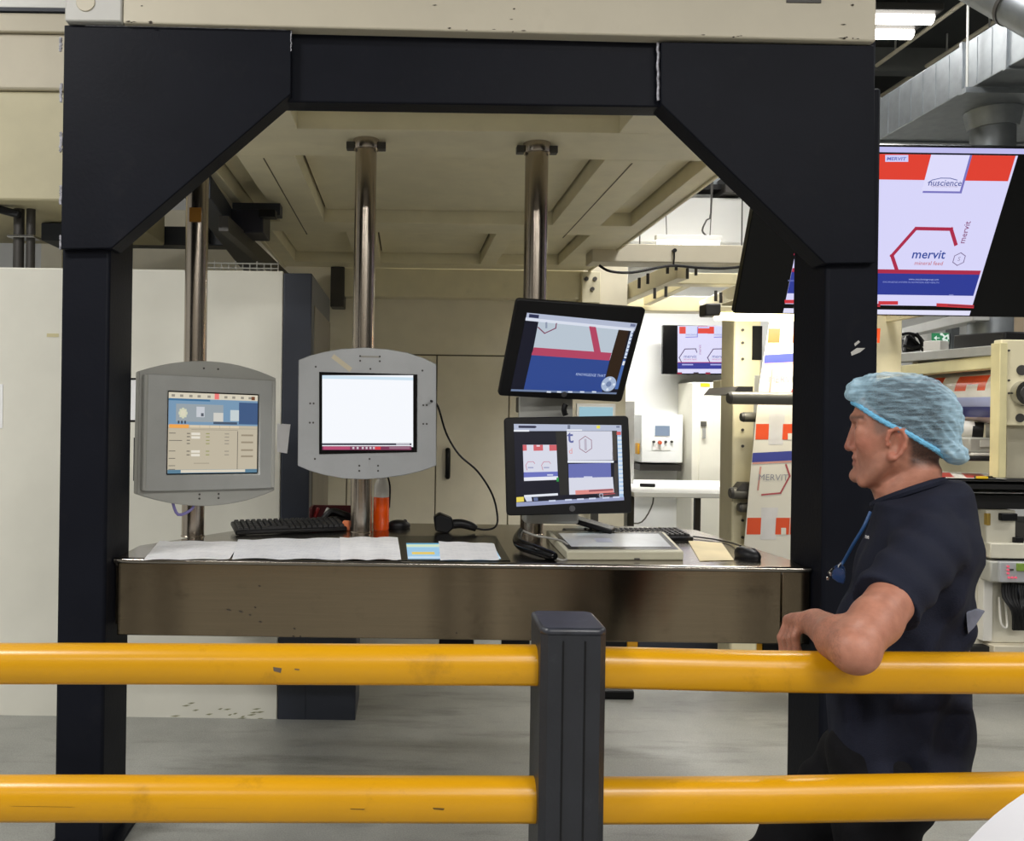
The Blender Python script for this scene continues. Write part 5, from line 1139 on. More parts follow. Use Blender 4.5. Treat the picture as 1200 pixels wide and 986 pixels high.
# exit sign
es = thing('exit_sign', 'green and white emergency exit sign on the far white wall', 'sign', W(1099, 404, 9.45))
p, q_ = W(1086, 389.5, 9.45), W(1113, 403.5, 9.45)
bx(p.x, q_.x, 9.45, BWY, q_.z, p.z).build('housing', WHITE, es, .01)
e1 = Matrix.Translation(Vector((0, 9.449, 0))); ar = Art(e1, .002); gr = lit((52, 132, 88), .9); wh = lit((226, 240, 230), .9)
ar.quad(1091.5, 390.5, 1112, 402.5, gr, 1); ar.px([(1097, 396.8), (1097, 395.8), (1101, 395.8), (1101, 396.8)], wh, 2)
ar.px([(1094, 396.3), (1097.5, 393.5), (1097.5, 399.3)], wh, 2); ar.line([(1104.5, 392.5), (1107, 395), (1105, 397.5), (1107, 401)], .02, wh, 2); ar.line([(1107, 395), (1110.5, 393), (1111, 397)], .018, wh, 2); ar.line([(1105, 397.5), (1109.5, 399), (1110.5, 401.5)], .018, wh, 2)
a0 = on_plane(e1, 1103, 391.8); ar.poly([(a0[0] + .016 * math.cos(t), a0[1] + .016 * math.sin(t)) for t in [k * math.pi / 5 for k in range(10)]], wh, 2)
o_ = fix_norm(ar.m.build('sign_face', ar.mats, None, smooth=False, local=True)); o_.parent = es; o_.location = Vector((0, 9.449, 0)) - es.location
q = fbox(1115, 360, 1121, 640, 9.5, .1, 'grey_conduit', GALV, None); tag(q, 'grey vertical conduit beside the emergency exit sign', 'conduit')

# white reel in the foreground corner
Dp = 1.2; c_ = W(1348, 1172, Dp); rr = 290 * Dp / 1000
re_ = thing('film_reel', 'big white reel in the lower right corner in front of the barrier', 'reel', (c_.x, Dp - .2, c_.z - rr))
q = MB().lathe([(rr - .012, 0), (rr, .012), (rr, .40), (rr - .012, .412)], (c_.x, Dp - .41, c_.z), 96, axis='y').build('film', mat('reel_white', (232, 232, 238), .5, var=.02), re_, smooth=True)
MB().lathe([(.05, -.01), (.05, .0)], (c_.x, Dp - .41, c_.z), 24, axis='y').build('core', mat('core_brown', (150, 120, 80), .8), re_)
ck = thing('reel_cradle', 'grey steel cradle under the big white reel', 'cradle', (c_.x, Dp - .2, 0)); zc = c_.z - rr
for s in (-1, 1):
    MB().prism([(c_.x + s * .08, zc + .0), (c_.x + s * .22, zc + .075), (c_.x + s * .22, .0), (c_.x + s * .08, 0)], Dp - .40, Dp - .0, fy).build('cheek', GREYD, ck, .004)
bx(c_.x - .1, c_.x + .1, Dp - .38, Dp - .02, .02, .06).build('tie', GREYD, ck)

# ================================================================== PERSON
class Field:                                                        # signed distance grid turned into one closed surface
    def __init__(s, lo, hi, h):
        s.lo = np.array(lo, float); s.h = h; n = np.ceil((np.array(hi) - s.lo) / h).astype(int) + 1; s.n = n
        s.ax = [(s.lo[i] + h * np.arange(n[i])).astype(np.float32) for i in range(3)]; s.f = np.full(n, .3, np.float32)
    def _sl(s, lo, hi):
        r = []
        for i in range(3):
            a = max(0, int((lo[i] - s.lo[i]) / s.h)); b = min(s.n[i], int((hi[i] - s.lo[i]) / s.h) + 2)
            if b <= a: return None
            r.append(slice(a, b))
        return tuple(r)
    def op(s, fn, lo, hi, k=.01, mode='u', pad=.03):
        sl = s._sl(np.array(lo) - pad - k, np.array(hi) + pad + k)
        if sl is None: return
        X = s.ax[0][sl[0]][:, None, None]; Y = s.ax[1][sl[1]][None, :, None]; Z = s.ax[2][sl[2]][None, None, :]
        d = np.broadcast_to(fn(X, Y, Z), s.f[sl].shape).astype(np.float32); a = s.f[sl]
        if mode == 'u':
            e = np.maximum(k - np.abs(a - d), 0) / k; s.f[sl] = np.minimum(a, d) - e * e * k * .25
        elif mode == 's':
            d = -d; e = np.maximum(k - np.abs(a - d), 0) / k; s.f[sl] = np.maximum(a, d) + e * e * k * .25
        elif mode == 'd': s.f[sl] = a + d
    def capsule(s, a, b, ra, rb=None, k=.01, mode='u'):
        a = np.array(a, float); b = np.array(b, float); rb = ra if rb is None else rb; ab = b - a; L2 = (ab * ab).sum()
        def fn(X, Y, Z):
            t = np.clip(((X - a[0]) * ab[0] + (Y - a[1]) * ab[1] + (Z - a[2]) * ab[2]) / L2, 0, 1)
            return np.sqrt((X - a[0] - t * ab[0]) ** 2 + (Y - a[1] - t * ab[1]) ** 2 + (Z - a[2] - t * ab[2]) ** 2) - (ra + (rb - ra) * t)
        R_ = max(ra, rb); s.op(fn, np.minimum(a, b) - R_, np.maximum(a, b) + R_, k, mode)
    def ell(s, c, r, rot=None, k=.01, mode='u'):
        c = np.array(c, float); M = np.eye(3) if rot is None else np.array(Euler(rot).to_matrix().transposed())
        def fn(X, Y, Z):
            x, y, z = X - c[0], Y - c[1], Z - c[2]; q = [M[i][0] * x + M[i][1] * y + M[i][2] * z for i in range(3)]
            k0 = np.sqrt((q[0] / r[0]) ** 2 + (q[1] / r[1]) ** 2 + (q[2] / r[2]) ** 2); return (k0 - 1) * min(r)
        R_ = max(r); s.op(fn, c - R_, c + R_, k, mode)
    def loft(s, zs, x0, x1, w, yc, pw=2.0, k=.01, mode='u', front=1.0, extra=None):   # horizontal slices: x range, half width
        o = np.argsort(zs); zs, x0, x1, w = [np.array(q, float)[o] for q in (zs, x0, x1, w)]
        ycs = np.full(len(zs), yc) if np.isscalar(yc) else np.array(yc, float)[o]
        def fn(X, Y, Z):
            a = np.interp(Z, zs, x0); b = np.interp(Z, zs, x1); ww = np.interp(Z, zs, w); yy = np.interp(Z, zs, ycs); c = (a + b) / 2; r = (b - a) / 2
            u = (X - c) / r; tp = 1 - (1 - front) * np.clip(-u, 0, 1)
            q = (np.abs(u) ** pw + np.abs((Y - yy) / (ww * tp)) ** pw) ** (1 / pw)
            d = (q - 1) * np.minimum(r, ww) * .9
            if extra is not None: d = d + extra(X, Y, Z)
            return np.maximum(d, np.maximum(zs[0] - Z, Z - zs[-1]))
        s.op(fn, (x0.min(), (ycs - w).min(), zs[0]), (x1.max(), (ycs + w).max(), zs[-1]), k, mode)
    def mesh(s, name, mats, parent):
        f = s.f; sg = f < 0; n = s.n
        cnt = np.zeros(n - 1, np.int8)
        for dx in (0, 1):
            for dy in (0, 1):
                for dz in (0, 1): cnt += sg[dx:n[0] - 1 + dx, dy:n[1] - 1 + dy, dz:n[2] - 1 + dz]
        act = (cnt > 0) & (cnt < 8); ids = np.full(n - 1, -1, np.int32); I = np.argwhere(act); ids[act] = np.arange(len(I))
        pos = np.zeros((len(I), 3)); num = np.zeros(len(I))
        C = [(i, j, k) for i in (0, 1) for j in (0, 1) for k in (0, 1)]
        for a in C:
            for ax in range(3):
                if a[ax]: continue
                b = list(a); b[ax] = 1
                fa = f[I[:, 0] + a[0], I[:, 1] + a[1], I[:, 2] + a[2]]; fb = f[I[:, 0] + b[0], I[:, 1] + b[1], I[:, 2] + b[2]]
                m = (fa < 0) != (fb < 0); t = np.where(m, fa / np.where(m, fa - fb, 1), 0)
                p = np.tile(np.array(a, float), (len(I), 1)); p[:, ax] += t; pos[m] += p[m]; num[m] += 1
        pos = s.lo + (I + pos / num[:, None]) * s.h
        F_ = []
        for ax in range(3):
            o1, o2 = [(1, 2), (2, 0), (0, 1)][ax]; sl0 = [slice(None)] * 3; sl1 = [slice(None)] * 3; sl0[ax] = slice(0, -1); sl1[ax] = slice(1, None)
            A = sg[tuple(sl0)]; B = sg[tuple(sl1)]; E_ = np.argwhere(A != B)
            E_ = E_[(E_[:, o1] > 0) & (E_[:, o2] > 0) & (E_[:, o1] < n[o1] - 1) & (E_[:, o2] < n[o2] - 1)]
            ins = A[E_[:, 0], E_[:, 1], E_[:, 2]]
            def cid(d1, d2):
                q = E_.copy(); q[:, o1] += d1; q[:, o2] += d2; return ids[q[:, 0], q[:, 1], q[:, 2]]
            Q = np.stack([cid(-1, -1), cid(0, -1), cid(0, 0), cid(-1, 0)], 1); Q[~ins] = Q[~ins][:, ::-1]; F_.append(Q)
        F_ = np.concatenate(F_)
        own = np.array(ROTS[parent.name])
        pw = pos
        me = bpy.data.meshes.new(name); me.vertices.add(len(pos)); me.vertices.foreach_set('co', (pw - own).astype(np.float32).ravel())
        me.loops.add(F_.size); me.loops.foreach_set('vertex_index', F_.astype(np.int32).ravel()); me.polygons.add(len(F_))
        me.polygons.foreach_set('loop_start', np.arange(0, F_.size, 4, dtype=np.int32)); me.polygons.foreach_set('loop_total', np.full(len(F_), 4, np.int32))
        me.update(); me.validate(); me.polygons.foreach_set('use_smooth', [True] * len(me.polygons))
        for m_ in mats: me.materials.append(m_)
        ob = bpy.data.objects.new(name, me); COL.objects.link(ob); ob.parent = parent
        return ob, pos

TH = math.radians(30); CT, ST = math.cos(TH), math.sin(TH)             # the man faces the console, 30 degrees away from the frame's own axis
PY_ = 1.93 * (math.tan(TH) * ST + CT); PS = 1.93 / F; PSX = PS * CT    # body plane of his own frame, metres per photo pixel upright and along
def hp(px, py, dy=0.):                                               # a point of the body in its own frame: along, depth, height
    a, b = ray(px, py); t = (PY_ + dy) / (a * ST + CT); return (t * (a * CT - ST), PY_ + dy, H + b * t)
def zpx(py, px=1050): return hp(px, py)[2]
def xpx(px, py): return hp(px, py)[0]
def toW(v): return Vector((v[0] * CT + v[1] * ST, -v[0] * ST + v[1] * CT, v[2]))
def toL(v): return Vector((v[0] * CT - v[1] * ST, v[0] * ST + v[1] * CT, v[2]))
def WL(px, py, D): return toL(W(px, py, D))
def turned(o, p): ROTS[o.name] = Vector(p); o.location = toW(p); o.rotation_euler = (0, 0, -TH)
pr = thing('person', 'man in navy t-shirt and blue hairnet leaning on the yellow barrier, facing left', 'person', toW((.0, PY_, 0)))
turned(pr, (0, PY_, 0))

# ---- body (skin)
Bd = Field((-.46, 1.62, 0.0), (.26, 2.56, 1.72), .0032)
Bd.ell(hp(1061, 497), (.094, .079, .098), k=.01)
rows = [(466, 1010, 1108, 36), (474, 1003.5, 1110, 38), (482, 1000.5, 1112, 39.5), (488, 999, 1112, 40), (496, 1001, 1111, 39), (504, 1002.5, 1108, 38.5), (514, 1002, 1102, 38), (524, 1001.5, 1094, 37.5), (532, 1001, 1085, 37), (540, 1001, 1075, 35.5), (548, 1000.5, 1064, 33), (556, 999.5, 1052, 29), (562, 1000, 1046, 25), (567, 1004, 1040, 20), (571, 1011, 1034, 13)]
Bd.loft([zpx(r[0]) for r in rows], [xpx(r[1], r[0]) for r in rows], [xpx(r[2], r[0]) for r in rows], [r[3] * PS for r in rows], PY_, 2.3, .012, front=.70)
nr = [(538, 1036, 1098, 31), (548, 1040, 1104, 33), (556, 1036, 1104, 34), (566, 1025, 1103, 34), (575, 1021, 1103, 34), (590, 1026, 1105, 36), (606, 1028, 1110, 40), (622, 1032, 1116, 44)]
Bd.loft([zpx(r[0]) for r in nr], [xpx(r[1], r[0]) for r in nr], [xpx(r[2], r[0]) for r in nr], [r[3] * PS for r in nr], PY_, 2.1, .016)   # neck
# nose
Bd.capsule(hp(1001, 499), hp(995.5, 523), 3.2 * PS, 5.4 * PS, .006)
Bd.ell(hp(994.6, 524), (5.0 * PSX, 6.0 * PS, 5.0 * PS), k=.004)
for s in (-1, 1):
    Bd.ell(hp(1001.5, 526.5, s * 6.5 * PS), (5.5 * PSX, 3.4 * PS, 4 * PS), k=.005)
    Bd.ell(hp(999, 531, s * 4 * PS), (2.2 * PSX, 2.0 * PS, 1.6 * PS), k=.002, mode='s')
    Bd.capsule(hp(1000, 490, s * 5 * PS), hp(1009, 492.5, s * 26 * PS), 3.2 * PS, 2.6 * PS, .014)     # brow
    Bd.ell(hp(1003, 501.5, s * 18 * PS), (6.5 * PSX, 9.5 * PS, 5 * PS), k=.012, mode='s')                  # eye socket
    Bd.ell(hp(1010.5, 502, s * 17 * PS), (7 * PSX, 8 * PS, 6.2 * PS), k=.002)                           # eyeball under lids
    Bd.capsule(hp(1004.5, 498.6, s * 10 * PS), hp(1008.5, 499.6, s * 24 * PS), 1.5 * PS, 1.2 * PS, .005)  # upper lid
    Bd.capsule(hp(1005.0, 505.6, s * 10 * PS), hp(1009.5, 505.4, s * 24 * PS), 1.0 * PS, .8 * PS, .006)  # lower lid
    Bd.ell(hp(1017, 518, s * 26 * PS), (14 * PSX, 4.5 * PS, 9 * PS), k=.03)                              # cheek
    Bd.capsule(hp(1002, 529, s * 11 * PS), hp(1006, 546, s * 17 * PS), .7 * PS, .6 * PS, .008, mode='s')  # nasolabial fold
    Bd.capsule(hp(1040, 541, s * 33 * PS), hp(1012, 565, s * 20 * PS), 6 * PS, 7 * PS, .02)            # jaw line
# lips, chin
Bd.capsule(hp(1002.2, 535.5, -8 * PS), hp(1002.2, 535.5, 8 * PS), 2.6 * PS, None, .008)
Bd.ell(hp(1001.2, 537), (2.4 * PSX, 10 * PS, 1.8 * PS), k=.005); Bd.ell(hp(1001.4, 543.6), (2.8 * PSX, 9.5 * PS, 2.4 * PS), k=.006)
Bd.capsule(hp(998.0, 540, -11 * PS), hp(998.0, 540, 11 * PS), .9 * PS, None, .0025, mode='s')
Bd.capsule(hp(997.6, 549.4, -8 * PS), hp(997.6, 549.4, 8 * PS), 1.5 * PS, None, .005, mode='s')
Bd.ell(hp(1002.5, 558), (8 * PSX, 12 * PS, 7.5 * PS), k=.01)
# ears
for s in (-1, 1):
    y = s * 39 * PS
    Bd.ell(hp(1049, 519, y), (12.5 * PSX, 4 * PS, 17.5 * PS), rot=(0, math.radians(12), s * math.radians(16)), k=.006)
    ring = [(1042, 527), (1039, 516), (1042, 506), (1050, 502.5), (1058, 505), (1062, 514), (1060, 524), (1055, 532), (1049, 538)]
    for a, b in zip(ring[1:], ring[2:]): Bd.capsule(hp(*a, y + s * 5.5 * PS), hp(*b, y + s * 5.5 * PS), 2.4 * PS, None, .003)
    Bd.ell(hp(1044.5, 536, y + s * 3 * PS), (5 * PSX, 3.6 * PS, 5.5 * PS), k=.005)
    Bd.ell(hp(1048.5, 520, y + s * 6.0 * PS), (6.4 * PSX, 5.4 * PS, 10 * PS), rot=(0, math.radians(12), 0), k=.003, mode='s')
    Bd.ell(hp(1039.5, 521, y + s * 4 * PS), (3.0 * PSX, 2.6 * PS, 3.6 * PS), k=.003)
# torso, pelvis and legs under the clothes
Bd.capsule(hp(1082, 655), hp(1066, 760), .085, .11, .03); Bd.capsule(hp(1060, 760), hp(1050, 880), .11, .11, .03)
S_ = Vector(hp(1092, 640, -.165)); S2 = Vector(hp(1080, 640, .165)); SC_ = Vector(hp(1084, 640))
Bd.capsule(S_, SC_, .04, .06, .03); Bd.capsule(SC_, S2, .06, .04, .03)
HIPN, HIPF = hp(1028, 890, -.09), hp(1022, 880, .09)
KN, KF = hp(1026, 1085, -.10), hp(884, 1050, .10); AN, AF = hp(1038, 1272, -.10), hp(896, 1258, .11)
AN = (AN[0], AN[1], .085); AF = (AF[0], AF[1], .085)
for h_, k_, a_ in ((HIPN, KN, AN), (HIPF, KF, AF)):
    Bd.capsule(h_, k_, .075, .052, .03); Bd.capsule(k_, a_, .052, .035, .02); Bd.capsule(a_, (a_[0] - .10, a_[1], .05), .035, .03, .02)
# near (left) arm: elbow over the rail, hand hanging behind it
E_ = WL(1001, 761, 1.535); Wr = WL(957, 731, 1.73)
E2 = E_ + Vector((.004, -.004, -.006))
Bd.capsule(S_, E_.lerp(S_, .25), .046, .043, .02); Bd.capsule(E_.lerp(S_, .25), E_, .044, .037, .015); Bd.ell(E2, (.030, .028, .030), k=.02)
Bd.capsule(E_, E_.lerp(Wr, .35), .039, .042, .02); Bd.capsule(E_.lerp(Wr, .35), Wr, .042, .029, .015)
def hand(wr, knuckles, r0=.024):                                     # knuckles: per finger list of joints
    for q in knuckles: Bd.capsule(Vector(wr), q[0], .019, .0125, .014)
    for q in knuckles:
        for i, (a, b) in enumerate(zip(q, q[1:])): Bd.capsule(a, b, .0098 - .0008 * i, .0090 - .0008 * i, .004)
def fing(mx, my, my_d, l1, l2): pass
Dh = 1.75
fk = []
for i, (yo, sc_) in enumerate(((0., .86), (.021, 1.), (.042, 1.05), (.062, .98))):
    up_ = .010 * (1 - sc_) * 3
    m0 = WL(940, 729.5 - min(i, 2), Dh + yo); p1 = WL(931.5, 748, Dh + yo) + Vector((0, 0, up_)); p2 = WL(933.5, 763, Dh + yo) + Vector((0, 0, up_)); p3 = WL(939, 774, Dh + yo) + Vector((0, 0, up_ * 1.5))
    off = toL((-.455 * yo, 0, 0)); off = Vector((off.x, off.y, 0)); fk.append([q + off for q in (m0, p1, p2, p3)])
hand(Wr, fk)
th = [WL(951, 738, Dh) + toL((0, .055, 0)), WL(941, 754, Dh) + toL((0, .075, 0)), WL(936, 766, Dh) + toL((0, .07, 0))]
Bd.capsule(Wr, th[0], .016, .014, .012); Bd.capsule(th[0], th[1], .012, .011, .006); Bd.capsule(th[1], th[2], .010, .009, .004)
# far arm hangs behind the body
E3 = Vector(hp(1068, 770, .235)); W2 = hp(1030, 880, .22)
Bd.capsule(S2, E3, .050, .040, .02); Bd.capsule(E3, W2, .040, .028, .015)
f2 = []
for i in range(4):
    b_ = Vector(W2) + Vector((-.05, -.03 + .02 * i, -.075)); f2.append([b_, b_ + Vector((-.012, 0, -.040)), b_ + Vector((-.008, 0, -.065 + .006 * (i in (0, 3)))), b_ + Vector((.002, 0, -.082 + .008 * (i in (0, 3))))])
hand(W2, f2); b_ = Vector(W2); Bd.capsule(b_, b_ + Vector((-.045, -.045, -.05)), .016, .012, .012); Bd.capsule(b_ + Vector((-.045, -.045, -.05)), b_ + Vector((-.055, -.05, -.09)), .011, .009, .004)

SKIN = bpy.data.materials.new('skin'); SKIN.use_nodes = True
nt = SKIN.node_tree; N = nt.nodes; L = nt.links; b = N['Principled BSDF']
at_ = N.new('ShaderNodeAttribute'); at_.attribute_name = 'tone'; tc = N.new('ShaderNodeTexCoord'); n1 = N.new('ShaderNodeTexNoise'); n1.inputs['Scale'].default_value = 45; n1.inputs['Detail'].default_value = 6; L.new(tc.outputs['Object'], n1.inputs['Vector'])
rp = N.new('ShaderNodeValToRGB'); rp.color_ramp.elements[0].position = .3; rp.color_ramp.elements[1].position = .7; rp.color_ramp.elements[0].color = (.82, .78, .76, 1); rp.color_ramp.elements[1].color = (1.06, 1.06, 1.06, 1); L.new(n1.outputs['Fac'], rp.inputs[0])
mx = N.new('ShaderNodeMix'); mx.data_type = 'RGBA'; mx.blend_type = 'MULTIPLY'; mx.inputs[0].default_value = 1; L.new(at_.outputs['Color'], mx.inputs[6]); L.new(rp.outputs[0], mx.inputs[7]); L.new(mx.outputs[2], b.inputs['Base Color'])
b.inputs['Roughness'].default_value = .5; b.inputs['Subsurface Weight'].default_value = .12; b.inputs['Subsurface Radius'].default_value = (.012, .005, .003); b.inputs['Subsurface Scale'].default_value = .5
n2 = N.new('ShaderNodeTexNoise'); n2.inputs['Scale'].default_value = 320; L.new(tc.outputs['Object'], n2.inputs['Vector']); bp = N.new('ShaderNodeBump'); bp.inputs['Strength'].default_value = .12; bp.inputs['Distance'].default_value = .004; L.new(n2.outputs['Fac'], bp.inputs['Height']); L.new(bp.outputs[0], b.inputs['Normal'])
body, pos = Bd.mesh('body', [SKIN], pr)
# pigment: skin, lips, cropped grey hair, brows, arm hair
c0 = np.array(lin((182, 125, 103))); colr = np.tile(c0, (len(pos), 1))
XW = pos[:, 0] * CT + pos[:, 1] * ST; YW = -pos[:, 0] * ST + pos[:, 1] * CT; U_, V_ = XW / YW * F, (H - pos[:, 2]) / YW * F
XP = PX + U_ * CR - V_ * SR; ZP = PY + U_ * SR + V_ * CR; YS = np.abs(pos[:, 1] - PY_) / PS   # photo pixels
def blend(mask, col, a=1.): 
    global colr
    w_ = np.clip(mask, 0, 1)[:, None] * a; colr = colr * (1 - w_) + np.array(lin(col)) * w_
head = (pos[:, 2] > zpx(600)).astype(float)
sm = lambda x, a, b_: np.clip((x - a) / (b_ - a), 0, 1)
bandy = 471 + (XP - 1002) * .58                                      # hairline under the net runs along the band
ri = np.random.rand(len(pos)) * .25
blend(head * sm(ZP, 512, 530) * sm(XP, 1004, 1030) * 0 + head * np.exp(-((XP - 1012) / 16) ** 2 - ((ZP - 520) / 12) ** 2), (178, 106, 88), .5)
blend(head * np.exp(-((XP - 992) / 6) ** 2 - ((ZP - 524) / 7) ** 2), (172, 100, 84), .5)
blend(head * np.exp(-((ZP - 540) / 5.5) ** 2) * (XP < 1007) * (YS < 12), (148, 84, 76), .7)
blend(head * np.exp(-((ZP - 549) / 16) ** 2) * (XP < 1040) * sm(1042 - XP, 0, 18), (130, 98, 86), .3)   # shaved beard
blend(head * np.exp(-((ZP - 489.5) / 2.6) ** 2) * (XP < 1012) * (YS > 5), (84, 68, 60), .75)             # brows
blend(head * np.exp(-((ZP - 502) / 2.6) ** 2 - ((XP - 1004) / 4) ** 2) * (YS > 8) * (YS < 26), (70, 52, 46), .8)   # eye line
blend(head * (XP > 1064) * sm(ZP, 505, 512) * sm(551 - ZP, 0, 9) * sm(XP, 1063, 1070) * (1 - ri), (58, 48, 44), .92)   # cropped back hair
blend(head * sm(XP, 1022, 1028) * sm(1041 - XP, 0, 5) * sm(513 - ZP, 0, 7) * (1 - ri) * (YS > 26), (120, 104, 98), .65)                    # greying sideburn
blend(head * (ZP < bandy - 1) * sm(bandy - ZP, 0, 14) * sm(XP, 1012, 1036), (44, 44, 48), .95)                                   # hair under the net
blend(head * (XP > 1034) * (XP < 1062) * (ZP > 502) * (ZP < 540) * (YS > 42), (182, 104, 86), .4)
blend((pos[:, 1] < 1.95) * (pos[:, 2] < 1.25) * (XP < 985) * (ri * 4 > .55), (112, 78, 64), .3)
aa = body.data.attributes.new('tone', 'FLOAT_COLOR', 'POINT'); aa.data.foreach_set('color', np.concatenate([colr, np.ones((len(colr), 1))], 1).astype(np.float32).ravel())

# ---- clothes
SHIRT = mat('navy_cotton', (28, 31, 46), .85, var=.10, scale=30, bump=.25, bscale=350, spec=.25)
TROU = mat('black_trousers', (17, 17, 21), .85, var=.12, scale=25, bump=.2, bscale=300, spec=.2)
Sh = Field((-.30, 1.74, .70), (.28, 2.58, 1.50), .0042)
rows = [(561, 1106, 1130, .05), (566, 1090, 1137, .08), (573, 1066, 1140, .115), (581, 1042, 1142, .135), (588, 1026, 1144, .148), (597, 1025, 1146, .155), (606, 1022, 1148, .172), (618, 1018, 1151, .185), (633, 1012, 1154, .19), (650, 1005, 1154, .19), (675, 996, 1147, .19), (705, 988, 1140, .188), (740, 981, 1136, .185), (780, 974, 1136, .185), (820, 970, 1139, .185), (860, 969, 1141, .188), (890, 972, 1141, .19), (906, 978, 1138, .19), (915, 990, 1132, .187)]
def folds(X, Y, Z):
    return 1.6 * (.0035 * np.sin(55 * (Z * .55 + X * .9) + 6 * Y) * np.clip((1.42 - Z) * 4, 0, 1) + .0028 * np.sin(80 * (X - .35 * Z) + 9 * Y + 2 * np.sin(14 * Z)) + .0025 * np.sin(34 * Z - 40 * X + 3 * np.sin(20 * Y))) * np.clip((1.5 - Z) * 5, .2, 1)
Sh.loft([zpx(r[0]) for r in rows], [xpx(r[1], r[0]) for r in rows], [xpx(r[2], r[0]) for r in rows], [r[3] for r in rows], PY_, 2.25, .01, extra=folds)
SE = WL(1036, 709, 1.64); ax_ = np.array((SE - S_).normalized()); se = np.array(SE); s0 = np.array(S_)
def sleeve(X, Y, Z):
    ab = se - s0; t = np.clip(((X - s0[0]) * ab[0] + (Y - s0[1]) * ab[1] + (Z - s0[2]) * ab[2]) / (ab @ ab), 0, 1.3)
    d = np.sqrt((X - s0[0] - t * ab[0]) ** 2 + (Y - s0[1] - t * ab[1]) ** 2 + (Z - s0[2] - t * ab[2]) ** 2) - (.064 - .002 * np.clip(t, 0, 1)) + .003 * np.sin(70 * (X + Z) + 30 * Y)
    return np.maximum(d, (X - se[0]) * ax_[0] + (Y - se[1]) * ax_[1] + (Z - se[2]) * ax_[2])
Sh.op(sleeve, np.minimum(s0, se) - .08, np.maximum(s0, se) + .08, .03)
Sh.capsule(S2, E3 + (S2 - E3) * .5 if False else Vector(E3).lerp(S2, .45), .060, .060, .03)
# hollow the sleeve mouth so the arm leaves it
shirt, _ = Sh.mesh('t_shirt', [SHIRT], pr)
m = MB(); ring = []
for k in range(28):
    a_ = 2 * math.pi * k / 28; ring.append(Vector(hp(1065 + 41 * math.cos(a_), 578.5 - 14 * math.cos(a_) - 2 * abs(math.sin(a_)), .078 * math.sin(a_))))
m.tube(ring + [ring[0], ring[1]], .010, 8, 1).build('collar', SHIRT, shirt)
# small white lettering on the chest
ld = Matrix.LocRotScale(Vector(hp(1018, 629, -.105)), R(0, 0, -50), None)
vs, fs = text_mesh('ne', .014, .02); o_ = MB(); o_.add([ld @ Vector((a * .9, -.004, b)) for a, b in vs], fs); o_.build('chest_lettering', PAPER, shirt, smooth=False)
# trousers
Tr = Field((-.50, 1.90, .05), (.30, 2.56, 1.02), .005)
Tr.ell(hp(1042, 890), (.125, .165, .12), k=.03); Tr.capsule(hp(1054, 892, -.07), hp(1054, 892, .07), .105, None, .03)
for h_, k_, a_ in ((HIPN, KN, AN), (HIPF, KF, AF)):
    Tr.capsule(h_, k_, .096, .080, .04); Tr.capsule(k_, (a_[0], a_[1], .10), .080, .066, .03)
Tr.op(lambda X, Y, Z: .004 * np.sin(60 * X + 45 * Z + 20 * Y) + 0 * X, (-.5, 1.9, .05), (.3, 2.56, 1.0), mode='d')
Tr.op(lambda X, Y, Z: Z - .085 + 0 * X, (-.6, 1.8, 0), (.4, 2.7, .085), k=.003, mode='s')
Tr.mesh('trousers', [TROU], pr)
Sf = Field((-.60, 1.95, -.01), (.30, 2.50, .15), .005)
for a_ in (AN, AF):
    Sf.ell((a_[0] + .0, a_[1], .055), (.055, .045, .055), k=.03); Sf.ell((a_[0] - .10, a_[1], .038), (.13, .05, .04), k=.03)
Sf.op(lambda X, Y, Z: Z + 0 * X, (-.7, 1.8, -.1), (.4, 2.6, 0.0), k=.002, mode='s')
Sf.mesh('shoes', [BLACK], pr)

# ---- hairnet
NET = bpy.data.materials.new('hairnet_film'); NET.use_nodes = True; nt = NET.node_tree; N = nt.nodes; L = nt.links; b = N['Principled BSDF']
tc = N.new('ShaderNodeTexCoord'); mp = N.new('ShaderNodeMapping'); mp.inputs['Rotation'].default_value = (0, math.radians(-52), 0); mp.inputs['Scale'].default_value = (22, 26, 150); L.new(tc.outputs['Object'], mp.inputs[0])
n1 = N.new('ShaderNodeTexNoise'); n1.inputs['Scale'].default_value = 1.; n1.inputs['Detail'].default_value = 5; L.new(mp.outputs[0], n1.inputs['Vector'])
rp = N.new('ShaderNodeValToRGB'); rp.color_ramp.elements[0].position = .38; rp.color_ramp.elements[1].position = .66; rp.color_ramp.elements[0].color = (.12, .12, .12, 1); rp.color_ramp.elements[1].color = (.42, .42, .42, 1); L.new(n1.outputs['Fac'], rp.inputs[0])
sx = N.new('ShaderNodeSeparateXYZ'); L.new(tc.outputs['Object'], sx.inputs[0])            # gathered, doubled film at the front and back of the net
mr = N.new('ShaderNodeMapRange'); L.new(sx.outputs[0], mr.inputs[0]); HX = 0
mr.inputs[1].default_value = xpx(1002, 470) - HX; mr.inputs[2].default_value = xpx(1030, 470) - HX; mr.inputs[3].default_value = .45; mr.inputs[4].default_value = 0
mr2 = N.new('ShaderNodeMapRange'); L.new(sx.outputs[0], mr2.inputs[0]); mr2.inputs[1].default_value = xpx(1098, 520) - HX; mr2.inputs[2].default_value = xpx(1118, 520) - HX; mr2.inputs[3].default_value = 0; mr2.inputs[4].default_value = .35
lw = N.new('ShaderNodeLayerWeight'); lw.inputs[0].default_value = .3
ad = [N.new('ShaderNodeMath') for _ in range(4)]
for k in (0, 1, 3): ad[k].operation = 'ADD'
ad[2].operation = 'MULTIPLY'; ad[2].inputs[1].default_value = .5; L.new(lw.outputs['Facing'], ad[2].inputs[0])
L.new(rp.outputs[0], ad[0].inputs[0]); L.new(mr.outputs[0], ad[0].inputs[1]); L.new(ad[0].outputs[0], ad[1].inputs[0]); L.new(mr2.outputs[0], ad[1].inputs[1])
